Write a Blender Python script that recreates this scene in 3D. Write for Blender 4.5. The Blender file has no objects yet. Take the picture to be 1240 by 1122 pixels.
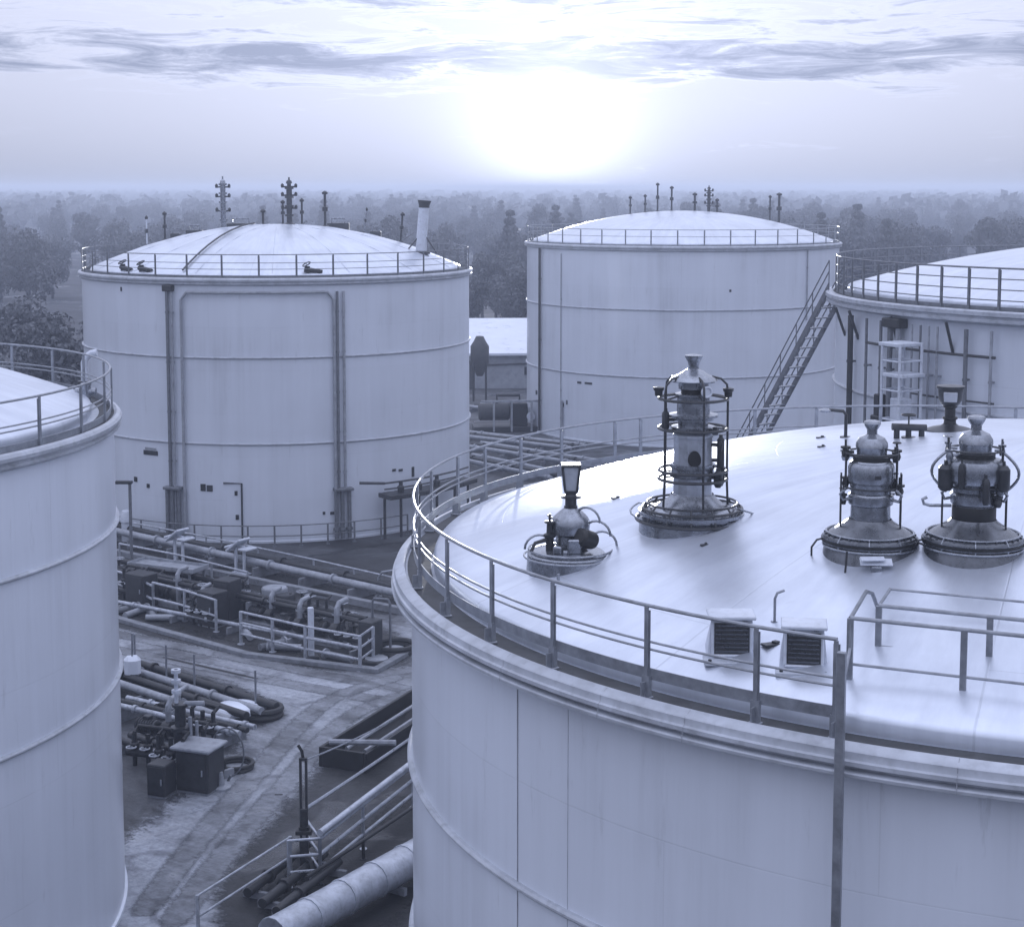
import bpy, math, random
from math import sin, cos, pi, radians, tan, atan2, hypot, sqrt
from mathutils import Vector, Matrix
random.seed(7)
S = bpy.context.scene
C = S.collection
TAU = 2*pi

# ------------------------------------------------------------------ camera
CAMZ, FPX, PITCH, PYC = 17.0, 2000.0, radians(6), 438.2
cd = bpy.data.cameras.new('camera'); cam = bpy.data.objects.new('camera', cd); C.objects.link(cam)
cam.location = (0, 0, CAMZ); cam.rotation_euler = (pi/2-PITCH, 0, 0)
cd.sensor_fit = 'HORIZONTAL'; cd.sensor_width = 36; cd.lens = 36*FPX/1240
cd.shift_y = -(561-PYC)/1240; cd.clip_start = .5; cd.clip_end = 20000
S.camera = cam

def P(px, py, z=0.0):
    """world point at height z that the photograph shows at pixel (px, py)"""
    a = (px-620)/FPX; b = -(py-PYC)/FPX
    Y = cos(PITCH)+b*sin(PITCH); Z = -sin(PITCH)+b*cos(PITCH)
    t = (z-CAMZ)/Z
    return Vector((a*t, Y*t, z))
def PD(px, py, Y0):
    """world point at distance Y0 that the photograph shows at pixel (px, py)"""
    a = (px-620)/FPX; b = -(py-PYC)/FPX
    Y = cos(PITCH)+b*sin(PITCH); Z = -sin(PITCH)+b*cos(PITCH)
    t = Y0/Y
    return Vector((a*t, Y0, CAMZ+Z*t))

# ------------------------------------------------------------------ materials
TINT = (.82, .875, .98)
def T(v): return (v*TINT[0], v*TINT[1], v*TINT[2], 1)
class NT:
    def __init__(s, nt): s.nt = nt
    def n(s, t, **kw):
        o = s.nt.nodes.new(t)
        for k, v in kw.items():
            if hasattr(o, k): setattr(o, k, v)
            else: o.inputs[k].default_value = v
        return o
    def l(s, a, b): s.nt.links.new(a, b)
    def math(s, op, a, b=None, c=None):
        o = s.nt.nodes.new('ShaderNodeMath'); o.operation = op
        for i, v in enumerate((a, b, c)):
            if v is None: continue
            if isinstance(v, (int, float)): o.inputs[i].default_value = v
            else: s.l(v, o.inputs[i])
        return o.outputs[0]
    def ramp(s, fac, stops):
        o = s.nt.nodes.new('ShaderNodeValToRGB'); e = o.color_ramp.elements
        while len(e) < len(stops): e.new(.5)
        for k, (p, c) in enumerate(stops):
            e[k].position = p; e[k].color = c if len(c) == 4 else (*c, 1)
        s.l(fac, o.inputs[0]); return o.outputs[0]
    def mixc(s, fac, a, b, mode='MIX'):
        o = s.nt.nodes.new('ShaderNodeMix'); o.data_type = 'RGBA'; o.blend_type = mode
        for sock, v in ((o.inputs[0], fac), (o.inputs[6], a), (o.inputs[7], b)):
            if isinstance(v, (int, float)): sock.default_value = v
            elif isinstance(v, tuple): sock.default_value = v
            else: s.l(v, sock)
        return o.outputs[2]

def mat(name, v, rough=.6, metal=0.0, var=.25, scale=3.0, bump=.0, streak=False, dirt=0.0):
    m = bpy.data.materials.new(name); m.use_nodes = True
    t = NT(m.node_tree); bs = m.node_tree.nodes['Principled BSDF']
    tc = t.n('ShaderNodeTexCoord')
    mp = t.n('ShaderNodeMapping'); t.l(tc.outputs['Object'], mp.inputs[0])
    mp.inputs['Scale'].default_value = (1, 1, .12) if streak else (1, 1, 1)
    nz = t.n('ShaderNodeTexNoise'); nz.inputs['Scale'].default_value = scale; nz.inputs['Detail'].default_value = 7
    nz.inputs['Roughness'].default_value = .62
    t.l(mp.outputs[0], nz.inputs['Vector'])
    col = t.ramp(nz.outputs[0], [(.3, T(v*(1-var))), (.7, T(min(.9, v*(1+var*.6))))])
    if dirt:
        n2 = t.n('ShaderNodeTexNoise'); n2.inputs['Scale'].default_value = scale*3.1; n2.inputs['Detail'].default_value = 9
        t.l(tc.outputs['Object'], n2.inputs['Vector'])
        k = t.ramp(n2.outputs[0], [(.52, (0, 0, 0)), (.72, (1, 1, 1))])
        col = t.mixc(t.math('MULTIPLY', k, dirt), col, T(v*.3))
    t.l(col, bs.inputs['Base Color'])
    r = t.math('MULTIPLY_ADD', nz.outputs[0], .25, rough-.12)
    t.l(r, bs.inputs['Roughness']); bs.inputs['Metallic'].default_value = metal
    if bump:
        b = t.n('ShaderNodeBump'); b.inputs['Strength'].default_value = bump; b.inputs['Distance'].default_value = .05
        t.l(nz.outputs[0], b.inputs['Height']); t.l(b.outputs[0], bs.inputs['Normal'])
    return m

def shell_mat(name, v, R, course, plate, rough=.34):
    """painted steel plate: faint courses, weld seams and vertical rain streaks"""
    m = bpy.data.materials.new(name); m.use_nodes = True
    t = NT(m.node_tree); bs = m.node_tree.nodes['Principled BSDF']
    tc = t.n('ShaderNodeTexCoord'); sp = t.n('ShaderNodeSeparateXYZ'); t.l(tc.outputs['Object'], sp.inputs[0])
    ang = t.math('ARCTAN2', sp.outputs[1], sp.outputs[0])
    arc = t.math('MULTIPLY', ang, R)
    cb = t.n('ShaderNodeCombineXYZ'); t.l(arc, cb.inputs[0]); t.l(sp.outputs[2], cb.inputs[1])
    br = t.n('ShaderNodeTexBrick'); t.l(cb.outputs[0], br.inputs['Vector'])
    br.inputs['Scale'].default_value = 1; br.inputs['Brick Width'].default_value = plate; br.inputs['Row Height'].default_value = course
    br.inputs['Mortar Size'].default_value = .012; br.inputs['Mortar Smooth'].default_value = .6
    br.inputs['Color1'].default_value = (.47, .47, .47, 1); br.inputs['Color2'].default_value = (.53, .53, .53, 1); br.inputs['Mortar'].default_value = (.37, .37, .37, 1)
    mp = t.n('ShaderNodeMapping'); t.l(cb.outputs[0], mp.inputs[0]); mp.inputs['Scale'].default_value = (1.2, .05, 1)
    n1 = t.n('ShaderNodeTexNoise'); n1.inputs['Scale'].default_value = 1.1; n1.inputs['Detail'].default_value = 9; n1.inputs['Roughness'].default_value = .7
    t.l(mp.outputs[0], n1.inputs['Vector'])
    n2 = t.n('ShaderNodeTexNoise'); n2.inputs['Scale'].default_value = .25; n2.inputs['Detail'].default_value = 6
    t.l(tc.outputs['Object'], n2.inputs['Vector'])
    n3 = t.n('ShaderNodeTexNoise'); n3.inputs['Scale'].default_value = 2.2; n3.inputs['Detail'].default_value = 10; n3.inputs['Roughness'].default_value = .75
    mp3 = t.n('ShaderNodeMapping'); t.l(cb.outputs[0], mp3.inputs[0]); mp3.inputs['Scale'].default_value = (1.4, .16, 1)
    t.l(mp3.outputs[0], n3.inputs['Vector'])
    f = t.math('ADD', t.math('MULTIPLY', n1.outputs[0], .40), t.math('MULTIPLY', n2.outputs[0], .34))
    f = t.math('ADD', f, t.math('MULTIPLY', br.outputs[0], .52))
    col = t.ramp(f, [(.42, T(v*.66)), (.60, T(v*.93)), (.82, T(v*1.08))])
    rust = t.ramp(n3.outputs[0], [(.60, (0, 0, 0)), (.78, (1, 1, 1))])
    col = t.mixc(t.math('MULTIPLY', rust, .6), col, T(v*.42))
    t.l(col, bs.inputs['Base Color'])
    t.l(t.math('MULTIPLY_ADD', n1.outputs[0], .3, rough-.15), bs.inputs['Roughness']); bs.inputs['Coat Weight'].default_value = .5; bs.inputs['Coat Roughness'].default_value = .22
    b = t.n('ShaderNodeBump'); b.inputs['Strength'].default_value = .35; b.inputs['Distance'].default_value = .03
    t.l(t.math('ADD', t.math('MULTIPLY', n2.outputs[0], 1.2), br.outputs[0]), b.inputs['Height']); t.l(b.outputs[0], bs.inputs['Normal'])
    return m

def dome_mat(name, v, rough=.3):
    """sheet roof, glossy paint: radial and ring laps, faint oil-canning, soot specks"""
    m = bpy.data.materials.new(name); m.use_nodes = True
    t = NT(m.node_tree); bs = m.node_tree.nodes['Principled BSDF']
    tc = t.n('ShaderNodeTexCoord'); sp = t.n('ShaderNodeSeparateXYZ'); t.l(tc.outputs['Object'], sp.inputs[0])
    ang = t.math('MULTIPLY', t.math('ARCTAN2', sp.outputs[1], sp.outputs[0]), 4.2)
    rad = t.math('SQRT', t.math('ADD', t.math('MULTIPLY', sp.outputs[0], sp.outputs[0]), t.math('MULTIPLY', sp.outputs[1], sp.outputs[1])))
    cb = t.n('ShaderNodeCombineXYZ'); t.l(rad, cb.inputs[0]); t.l(ang, cb.inputs[1])
    br = t.n('ShaderNodeTexBrick'); t.l(cb.outputs[0], br.inputs['Vector'])
    br.inputs['Scale'].default_value = 1; br.inputs['Brick Width'].default_value = 4.6; br.inputs['Row Height'].default_value = 1.65
    br.inputs['Mortar Size'].default_value = .008; br.inputs['Mortar Smooth'].default_value = .5
    br.inputs['Color1'].default_value = (.5, .5, .5, 1); br.inputs['Color2'].default_value = (.54, .54, .54, 1); br.inputs['Mortar'].default_value = (.22, .22, .22, 1)
    n1 = t.n('ShaderNodeTexNoise'); n1.inputs['Scale'].default_value = .55; n1.inputs['Detail'].default_value = 6; n1.inputs['Roughness'].default_value = .6
    t.l(tc.outputs['Object'], n1.inputs['Vector'])
    n2 = t.n('ShaderNodeTexNoise'); n2.inputs['Scale'].default_value = 3.4; n2.inputs['Detail'].default_value = 10; n2.inputs['Roughness'].default_value = .7
    t.l(tc.outputs['Object'], n2.inputs['Vector'])
    f = t.math('ADD', t.math('MULTIPLY', n1.outputs[0], .5), t.math('MULTIPLY', br.outputs[0], .5))
    col = t.ramp(f, [(.38, T(v*.8)), (.62, T(v*1.05))])
    rc = t.n('ShaderNodeCombineXYZ'); t.l(t.math('MULTIPLY', rad, .35), rc.inputs[0]); t.l(t.math('MULTIPLY', ang, 3.2), rc.inputs[1])
    n6 = t.n('ShaderNodeTexNoise'); n6.inputs['Scale'].default_value = 1.3; n6.inputs['Detail'].default_value = 9; n6.inputs['Roughness'].default_value = .7; t.l(rc.outputs[0], n6.inputs['Vector'])
    col = t.mixc(.6, col, t.ramp(n6.outputs[0], [(.38, (1.0, 1.0, 1.0)), (.72, (.70, .71, .74))]), 'MULTIPLY')
    sp2 = t.ramp(n2.outputs[0], [(.62, (0, 0, 0)), (.78, (1, 1, 1))])
    col = t.mixc(t.math('MULTIPLY', sp2, .35), col, T(v*.5))
    t.l(col, bs.inputs['Base Color'])
    t.l(t.math('ADD', t.math('MULTIPLY_ADD', n1.outputs[0], .2, rough-.18), t.math('MULTIPLY', n6.outputs[0], .16)), bs.inputs['Roughness']); bs.inputs['Metallic'].default_value = .6
    b = t.n('ShaderNodeBump'); b.inputs['Strength'].default_value = .3; b.inputs['Distance'].default_value = .05
    t.l(t.math('ADD', t.math('MULTIPLY', n1.outputs[0], 1.0), t.math('MULTIPLY', br.outputs[0], .35)), b.inputs['Height']); t.l(b.outputs[0], bs.inputs['Normal'])
    return m

M = dict(
    dome=dome_mat('dome_paint', .80, .34),
    rim=mat('rim_paint', .50, .42, .0, .25, 1.6, .05, dirt=.35),
    rail=mat('galvanised_rail', .34, .38, .55, .3, 5, .05),
    rail_dark=mat('weathered_rail', .20, .5, .4, .3, 5),
    deck=mat('grimy_deck', .055, .75, .0, .5, 2.2, .2, dirt=.5),
    yard_rail=mat('yard_rail', .50, .38, .3, .35, 3, dirt=.6),
    kick=mat('kick_plate', .27, .5, .3, .35, 2.0, dirt=.4),
    steel=mat('vent_steel', .36, .26, .85, .3, 7, .05, dirt=.3),
    steel_mid=mat('tarnished_steel', .17, .28, .75, .3, 6, .05, dirt=.3),
    steel_dark=mat('dark_steel', .055, .38, .5, .4, 4, dirt=.3),
    steel_light=mat('bright_steel', .55, .3, .6, .25, 4, dirt=.25),
    black=mat('black_iron', .014, .5, .1, .4, 5),
    white=mat('white_paint', .68, .4, 0, .15, 3, dirt=.25),
    pipe=mat('pipe_paint', .36, .5, .1, .3, 2, dirt=.4),
    pipe_dark=mat('pipe_dark', .036, .5, .2, .4, 2, dirt=.4),
    lag=mat('insulation_jacket', .55, .4, .35, .3, 3, .12, dirt=.3),
    glass=mat('lens_glass', .45, .15, 0, .2, 6),
    cabinet=mat('cabinet_paint', .045, .5, .1, .35, 3, dirt=.4),
    concrete=mat('concrete', .24, .85, 0, .35, 1.5, .2, dirt=.5),
    wall=mat('wall_render', .36, .8, 0, .25, .6, .05, dirt=.3),
    roof=mat('roof_sheet', .8, .3, 0, .12, .8),
    rubber=mat('rubber', .03, .6, 0, .4, 6),
    pit=mat('dark_pit', .012, .55, 0, .5, 1.5, .3),
    bark=mat('bark', .05, .9, 0, .4, 3),
)

def leaf_mat(name, v):
    m = bpy.data.materials.new(name); m.use_nodes = True
    t = NT(m.node_tree); bs = m.node_tree.nodes['Principled BSDF']
    tc = t.n('ShaderNodeTexCoord'); nz = t.n('ShaderNodeTexNoise'); nz.inputs['Scale'].default_value = .7; nz.inputs['Detail'].default_value = 5
    t.l(tc.outputs['Object'], nz.inputs['Vector'])
    oi = t.n('ShaderNodeObjectInfo')
    f = t.math('ADD', t.math('MULTIPLY', nz.outputs[0], .8), t.math('MULTIPLY', oi.outputs['Random'], .35))
    t.l(t.ramp(f, [(.25, T(v*.5)), (.85, T(v*1.5))]), bs.inputs['Base Color'])
    bs.inputs['Roughness'].default_value = .75
    return m
M['leaf'] = leaf_mat('foliage', .11)
M['leaf_far'] = leaf_mat('far_foliage', .10)

# ------------------------------------------------------------------ mesh builder
class MB:
    def __init__(s): s.v = []; s.f = []
    def add(s, vs, fs):
        k = len(s.v); s.v += [tuple(v) for v in vs]; s.f += [tuple(i+k for i in f) for f in fs]; return s
    def box(s, c, d, rz=0, bev=0.0, rx=0, ry=0):
        hx, hy, hz = d[0]/2, d[1]/2, d[2]/2
        b = min(bev, hx*.9, hy*.9, hz*.9)
        Mx = Matrix.Translation(c) @ Matrix.Rotation(rz, 4, 'Z') @ Matrix.Rotation(ry, 4, 'Y') @ Matrix.Rotation(rx, 4, 'X')
        if b <= 0:
            vs = [(x, y, z) for x in (-hx, hx) for y in (-hy, hy) for z in (-hz, hz)]
            fs = [(0, 1, 3, 2), (4, 6, 7, 5), (0, 4, 5, 1), (2, 3, 7, 6), (0, 2, 6, 4), (1, 5, 7, 3)]
        else:
            vs = []; fs = []; ix = {}
            for sx in (-1, 1):
                for sy in (-1, 1):
                    for sz in (-1, 1):
                        for ax in range(3):
                            q = [sx*(hx-b), sy*(hy-b), sz*(hz-b)]; q[ax] = (sx*hx, sy*hy, sz*hz)[ax]
                            ix[(sx, sy, sz, ax)] = len(vs); vs.append(tuple(q))
            for ax in range(3):
                a1, a2 = [(1, 2), (2, 0), (0, 1)][ax]
                for sg in (-1, 1):
                    q = []
                    for (u, w) in ((-1, -1), (1, -1), (1, 1), (-1, 1)):
                        k = [0, 0, 0]; k[ax] = sg; k[a1] = u; k[a2] = w; q.append(ix[(*k, ax)])
                    fs.append(tuple(q if sg > 0 else q[::-1]))
            for ax in range(3):
                a1, a2 = [(1, 2), (2, 0), (0, 1)][ax]
                for u in (-1, 1):
                    for w in (-1, 1):
                        k0 = [0]*3; k1 = [0]*3; k0[ax] = -1; k1[ax] = 1
                        for k in (k0, k1): k[a1] = u; k[a2] = w
                        q = [ix[(*k0, a1)], ix[(*k1, a1)], ix[(*k1, a2)], ix[(*k0, a2)]]
                        fs.append(tuple(q if u*w > 0 else q[::-1]))
            for sx in (-1, 1):
                for sy in (-1, 1):
                    for sz in (-1, 1):
                        q = [ix[(sx, sy, sz, a)] for a in range(3)]
                        fs.append(tuple(q if sx*sy*sz > 0 else q[::-1]))
        return s.add([Mx @ Vector(v) for v in vs], fs)
    def tube(s, pts, r, n=8, closed=False, caps=True):
        pts = [Vector(p) for p in pts]; N = len(pts); vs = []; fs = []
        prev = None
        for i, p in enumerate(pts):
            a = pts[(i-1) % N] if (closed or i > 0) else p
            b = pts[(i+1) % N] if (closed or i < N-1) else p
            d = (b-a).normalized() if (b-a).length > 1e-9 else Vector((0, 0, 1))
            if prev is None:
                u = d.cross(Vector((0, 0, 1)))
                if u.length < 1e-3: u = d.cross(Vector((0, 1, 0)))
            else:
                u = prev-d*prev.dot(d)
                if u.length < 1e-6: u = d.orthogonal()
            u.normalize(); prev = u; w = d.cross(u)
            ri = r[i] if isinstance(r, (list, tuple)) else r
            for k in range(n):
                t = TAU*k/n; vs.append(p+u*(cos(t)*ri)+w*(sin(t)*ri))
        for i in range(N if closed else N-1):
            j = (i+1) % N
            for k in range(n):
                k2 = (k+1) % n; fs.append((i*n+k, i*n+k2, j*n+k2, j*n+k))
        if caps and not closed:
            fs.append(tuple(range(n-1, -1, -1))); fs.append(tuple((N-1)*n+k for k in range(n)))
        return s.add(vs, fs)
    def ring(s, c, R, r, n=48, m=8, a0=0, a1=TAU, flat=1.0):
        full = abs(a1-a0-TAU) < 1e-6
        k = n if full else n+1
        return s.tube([(c[0]+R*cos(a0+(a1-a0)*i/n), c[1]+R*flat*sin(a0+(a1-a0)*i/n), c[2]) for i in range(k)], r, m, closed=full)
    def lathe(s, prof, n=48, c=(0, 0, 0), a0=0, a1=TAU, closed=False):
        full = abs(a1-a0-TAU) < 1e-6; cols = n if full else n+1
        idx = []; vs = []; fs = []
        for (r, z) in prof:
            if r < 1e-6 and full: idx.append([len(vs)]*cols); vs.append((c[0], c[1], c[2]+z))
            else:
                idx.append(list(range(len(vs), len(vs)+cols)))
                for i in range(cols):
                    t = a0+(a1-a0)*i/n; vs.append((c[0]+r*cos(t), c[1]+r*sin(t), c[2]+z))
        K = len(prof)
        for j in range(K if closed else K-1):
            A, B = idx[j], idx[(j+1) % K]
            for i in range(n):
                i2 = (i+1) % cols
                q = [A[i], A[i2], B[i2], B[i]]; q2 = []
                for k in q:
                    if k not in q2: q2.append(k)
                if len(q2) > 2: fs.append(tuple(q2))
        return s.add(vs, fs)
    def cyl(s, c, r, h, n=24, r2=None):
        r2 = r if r2 is None else r2
        return s.lathe([(0, 0), (r, 0), (r2, h), (0, h)], n, c)
    def build(s, name, m, parent=None, loc=None, rot=None, sharp=32):
        me = bpy.data.meshes.new(name); me.from_pydata(s.v, [], s.f); me.update()
        me.polygons.foreach_set('use_smooth', [True]*len(me.polygons)); me.set_sharp_from_angle(angle=radians(sharp))
        me.materials.append(M[m] if isinstance(m, str) else m)
        o = bpy.data.objects.new(name, me); C.objects.link(o)
        if parent: o.parent = parent
        if loc is not None: o.location = loc
        if rot is not None: o.rotation_euler = rot
        return o

def tag(o, label, cat, group=None, kind=None):
    if label: o['label'] = label
    if cat: o['category'] = cat
    if group: o['group'] = group
    if kind: o['kind'] = kind
    return o
def thing(name, label, cat, loc=(0, 0, 0), rotz=0, group=None):
    o = bpy.data.objects.new(name, None); C.objects.link(o)
    o.empty_display_size = .3; o.location = loc; o.rotation_euler = (0, 0, rotz)
    return tag(o, label, cat, group)
def copy_tree(o, parent=None):
    c = o.copy(); C.objects.link(c)
    if parent: c.parent = parent
    for ch in list(o.children): copy_tree(ch, c)
    return c

# ------------------------------------------------------------------ tanks
class Tank: pass
def arc_hit(t, px, R=None, h=8.0):
    """angle on tank t where the sight line of pixel column px first meets radius R"""
    R = R or t.R
    u = (px-620)/FPX
    k = cos(PITCH)+h*sin(PITCH)/max(10, t.cy-R)
    u *= k
    A = 1+u*u; B = -2*(u*t.cx+t.cy); Cc = t.cx**2+t.cy**2-R*R
    D = B*B-4*A*Cc
    y = (-B-sqrt(max(D, 0)))/(2*A)
    return atan2(y-t.cy, u*y-t.cx)

def dome_prof(t, n=26):
    out = []
    for i in range(n+1):
        r = t.Rd*(1-i/n); out.append((r, t.zd+t.rise*(1-(r/t.Rd)**2)))
    return out
def dome_z(t, x, y):
    r = hypot(x-t.cx, y-t.cy); return t.zd+t.rise*(1-(r/t.Rd)**2)
def dome_at(t, px, py):
    p = None
    z = 14.5
    for k in range(400):      # march down from above until the sight line meets the roof
        p = P(px, py, z)
        if hypot(p.x-t.cx, p.y-t.cy) < t.Rd and z <= dome_z(t, p.x, p.y): return p
        z -= .01
    return P(px, py, t.zd)

def tank(name, label, cx, cy, R, zrim, zdeck, Rr, rail_h, posts, Rd, zd, rise, rings, rim_prof, v, course, plate,
         seg=160, rails=((1, .024), (.62, .016), (.54, .016)), toe=(.22, .34), post_w=.06, gusset=True, rail_gap=None, group=None, railmat='rail'):
    t = Tank(); t.cx, t.cy, t.R, t.Rd, t.zd, t.rise, t.zdeck = cx, cy, R, Rd, zd, rise, zdeck
    t.root = thing(name, label, 'storage tank', (cx, cy, 0), 0, group)
    sm = shell_mat(name+'_shell_paint', v, R, course, plate)
    b = MB(); b.lathe([(R+.06, -.05), (R+.06, .10), (R, .12)]+[(R, .12+(zrim-.12)*k/6) for k in range(1, 7)], seg)
    t.shell = b.build('shell', sm, t.root)
    b = MB(); b.lathe(rim_prof, seg); b.build('rim', 'rim', t.root)
    b = MB(); b.lathe([(Rr-.28, zdeck-.02), (Rr+.10, zdeck-.02), (Rr+.10, zdeck+.012), (Rr-.28, zdeck+.012)], seg, closed=True); b.build('walkway', 'deck', t.root)
    b = MB(); b.lathe([(Rd+.05, zdeck-.02), (Rd+.05, zd-.07), (Rd+.03, zd-.02), (Rd-.01, zd+.015)]+dome_prof(t)[1:], seg); t.dome = b.build('dome_roof', 'dome', t.root, sharp=50)
    for zr in rings:
        b = MB(); b.lathe([(R-.02, zr-.05), (R+.05, zr-.045), (R+.085, zr-.01), (R+.085, zr+.02), (R+.05, zr+.05), (R-.02, zr+.055)], seg); b.build('stiffener_ring', 'rim', t.root)
    b = MB()
    if rail_gap: a0, a1 = rail_gap[1], rail_gap[0]+TAU
    else: a0, a1 = 0, TAU
    for fr, rr in rails: b.ring((0, 0, zdeck+rail_h*fr), Rr, rr, seg, 8, a0, a1)
    if toe:
        z0, z1 = zdeck+rail_h*toe[0], zdeck+rail_h*toe[1]
        b.lathe([(Rr-.012, z0), (Rr+.004, z0), (Rr+.004, z1), (Rr-.012, z1)], seg, (0, 0, 0), a0, a1, closed=True)
    t.railing = b.build('railing', railmat, t.root)
    pm = None
    for a in posts:
        if pm is None:
            b = MB(); b.box((.03, 0, rail_h*.5+zdeck), (.03, post_w, rail_h-.02)); b.box((.008, 0, rail_h*.5+zdeck), (.014, post_w*1.6, rail_h-.1))
            if gusset:
                b.box((.05, 0, zdeck+.03), (.16, .15, .03), bev=.006); b.box((.085, 0, zdeck+.13), (.09, .02, .2)); b.box((.02, 0, zdeck+.16), (.06, .11, .28))
            o = b.build('post', railmat, t.railing); pm = o
        else:
            o = pm.copy(); C.objects.link(o)
        o.location = (Rr*cos(a), Rr*sin(a), 0); o.rotation_euler = (0, 0, a)
    return t
def even(n, off=0): return [TAU*i/n+off for i in range(n)]
def rim_simple(R, Rd, z):
    return [(R-.01, z-.32), (R+.10, z-.30), (R+.16, z-.26), (R+.17, z-.21), (R+.11, z-.19), (R+.11, z-.15), (R+.19, z-.12), (R+.2, z-.04), (R+.16, z+.02), (R+.08, z+.05), (R+.0, z+.0), (Rd, z-.01)]

# near tank
vis = [-168.2, -158.9, -150.6, -142.8, -133.9, -125.7, -120.5, 175.9, 168.8, 160.3, 153.5, 146.0, 138.5, 129.6]
vis = [radians(a if a < 0 else a-360) for a in vis]
rest = [radians(-104+8.2*i) for i in range(29)]
NEAR = tank('storage_tank', 'huge foreground tank whose domed roof carries vent towers', 9.05, 27.2, 10.72, 10.62, 10.84, 10.68, 1.16, vis+rest,
            10.3, 11.07, 1.85, (7.7, 4.6, 1.6),
            [(10.715, 10.50), (10.84, 10.53), (11.0, 10.56), (11.045, 10.58), (11.05, 10.615), (11.04, 10.63), (10.92, 10.64), (10.92, 10.685), (11.02, 10.695), (11.03, 10.70), (11.03, 10.75), (11.0, 10.765), (10.995, 10.775), (10.99, 10.85), (10.975, 10.865), (10.87, 10.915), (10.84, 10.918), (10.825, 10.905), (10.81, 10.84), (10.35, 10.835)],
            .78, 3.05, 5.5, seg=220, rail_gap=(radians(-120.5), radians(-104)), post_w=.05)
# big tank at the left
f = P(342, 657); df = f.xy.length; sth = .1142
RB = df*sth/(1-sth); dirB = f.xy.normalized(); cB = dirB*(df+RB)
BIG = tank('storage_tank', 'big left tank with two pairs of dark downpipes and a fenced foot', cB.x, cB.y, RB, 12.52, 12.72, RB-.05, 1.15, even(36, .05), RB-.5, 12.9, 2.2, (8.95, 4.8),
           rim_simple(RB, RB-.5, 12.72), .74, 2.08, 6.0, seg=160, rails=((1, .022), (.66, .015), (.40, .015)), toe=(.0, .14), gusset=False, railmat='rail_dark')
# far tank behind the tall vent tower
f = P(823, 542); df = f.xy.length; sth = .0931
RC = df*sth/(1-sth); dirC = f.xy.normalized(); cC = dirC*(df+RC)
FAR = tank('storage_tank', 'most distant pale tank, behind the tall vent tower, thin stacks along its dome', cC.x, cC.y, RC, 13.0, 13.2, RC-.05, 1.1, even(40, .03), RC-.5, 13.4, 2.0, (9.05, 4.6),
           rim_simple(RC, RC-.5, 13.2), .78, 2.1, 6.2, seg=160, rails=((1, .022), (.6, .015)), toe=(.0, .12), gusset=False)
# tank cut by the right edge
RIGHT = tank('storage_tank', 'right edge tank with many thin downpipes and a steep stair', 23.6, 57.9, 12.0, 13.1, 13.3, 12.0, 1.3, even(70, .02), 11.55, 13.5, 1.75, (10.1,),
             [(11.98, 12.85), (12.25, 12.9), (12.35, 12.96), (12.36, 13.05), (12.28, 13.08), (12.28, 13.12), (12.38, 13.16), (12.38, 13.28), (12.3, 13.33), (12.1, 13.3), (11.5, 13.29)],
             .74, 2.2, 6.0, seg=150, rails=((1, .028), (.75, .018), (.5, .018), (.25, .018)), toe=(.0, .1), post_w=.07, gusset=False, railmat='rail_dark')
# silo-like tank at the left edge
LEFT = tank('storage_tank', 'bright pale tank at the left edge showing only its right flank and looped railing', -19.1, 36.6, 9.9, 11.5, 11.72, 9.85, 1.05, even(34, .06), 9.35, 11.95, 1.9, (9.2, 5.6),
            rim_simple(9.9, 9.35, 11.72), .80, 2.3, 5.6, seg=160, rails=((1, .026), (.52, .018), (.42, .018)), toe=(.0, .16), gusset=False)

# --- dark parts on the shells
def on_shell(t, px, z, off=0.0, R=None):
    a = arc_hit(t, px, R); r = (R or t.R)+off
    return Vector((r*cos(a), r*sin(a), z)), a
def downpipe(t, px, z0, z1, r, m='pipe_dark', off=.12, clips=3):
    p, a = on_shell(t, px, 0, off); b = MB()
    b.tube([(p.x, p.y, z0), (p.x, p.y, z1)], r, 10)
    for k in range(clips):
        z = z0+(z1-z0)*(k+.5)/clips
        b.lathe([(r+.02, z-.04), (r+.02, z+.04)], 10, (p.x, p.y, 0)); q = p-Vector((cos(a), sin(a), 0))*(off*.5); b.box((q.x, q.y, z), (off, .06, .06), a)
    return b.build('downpipe', m, t.root)
for px, r in ((205.5, .11), (211, .07)): downpipe(BIG, px, .3, 12.3, r*.75, 'rail_dark' if px < 210 else 'pipe', .14, 5)
for px in (408.0, 415.5): downpipe(BIG, px, 2.4, 12.1, .065, 'pipe' if px > 410 else 'rail_dark', .14, 5)
# looped water main: up, across the front and down again
a0 = arc_hit(BIG, 222); a1 = arc_hit(BIG, 404); b = MB(); rr = BIG.R+.14
pts = [(rr*cos(a0), rr*sin(a0), z) for z in (.3, 6, 11.7)]
pts += [(rr*cos(a0+(a1-a0)*k/24), rr*sin(a0+(a1-a0)*k/24), 12.0+.08*min(1, k, 24-k)) for k in range(1, 24)]
pts += [(rr*cos(a1), rr*sin(a1), z) for z in (11.7, 6, 2.4)]
b.tube(pts, .07, 10); b.build('ring_main', 'pipe', BIG.root)
for px, dz in ((206.5, 0), (409.5, -.1)):        # heavier pipe manifold below each pair
    b = MB()
    p, a = on_shell(BIG, px+3, 2.5, .2)
    b.box((p.x, p.y, 2.6+dz), (.45, .95, .14), a, .02)
    for k in (-.36, -.05, .3):
        q = p+Vector((-sin(a), cos(a), 0))*k; b.tube([(q.x, q.y, .1), (q.x, q.y, 2.6+dz)], .10, 10)
        b.lathe([(.17, .5), (.17, .62)], 12, (q.x, q.y, 0)); b.lathe([(.0, .62), (.17, .62)], 12, (q.x, q.y, 0))
    b.build('pipe_manifold', 'rail_dark', BIG.root)
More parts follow.
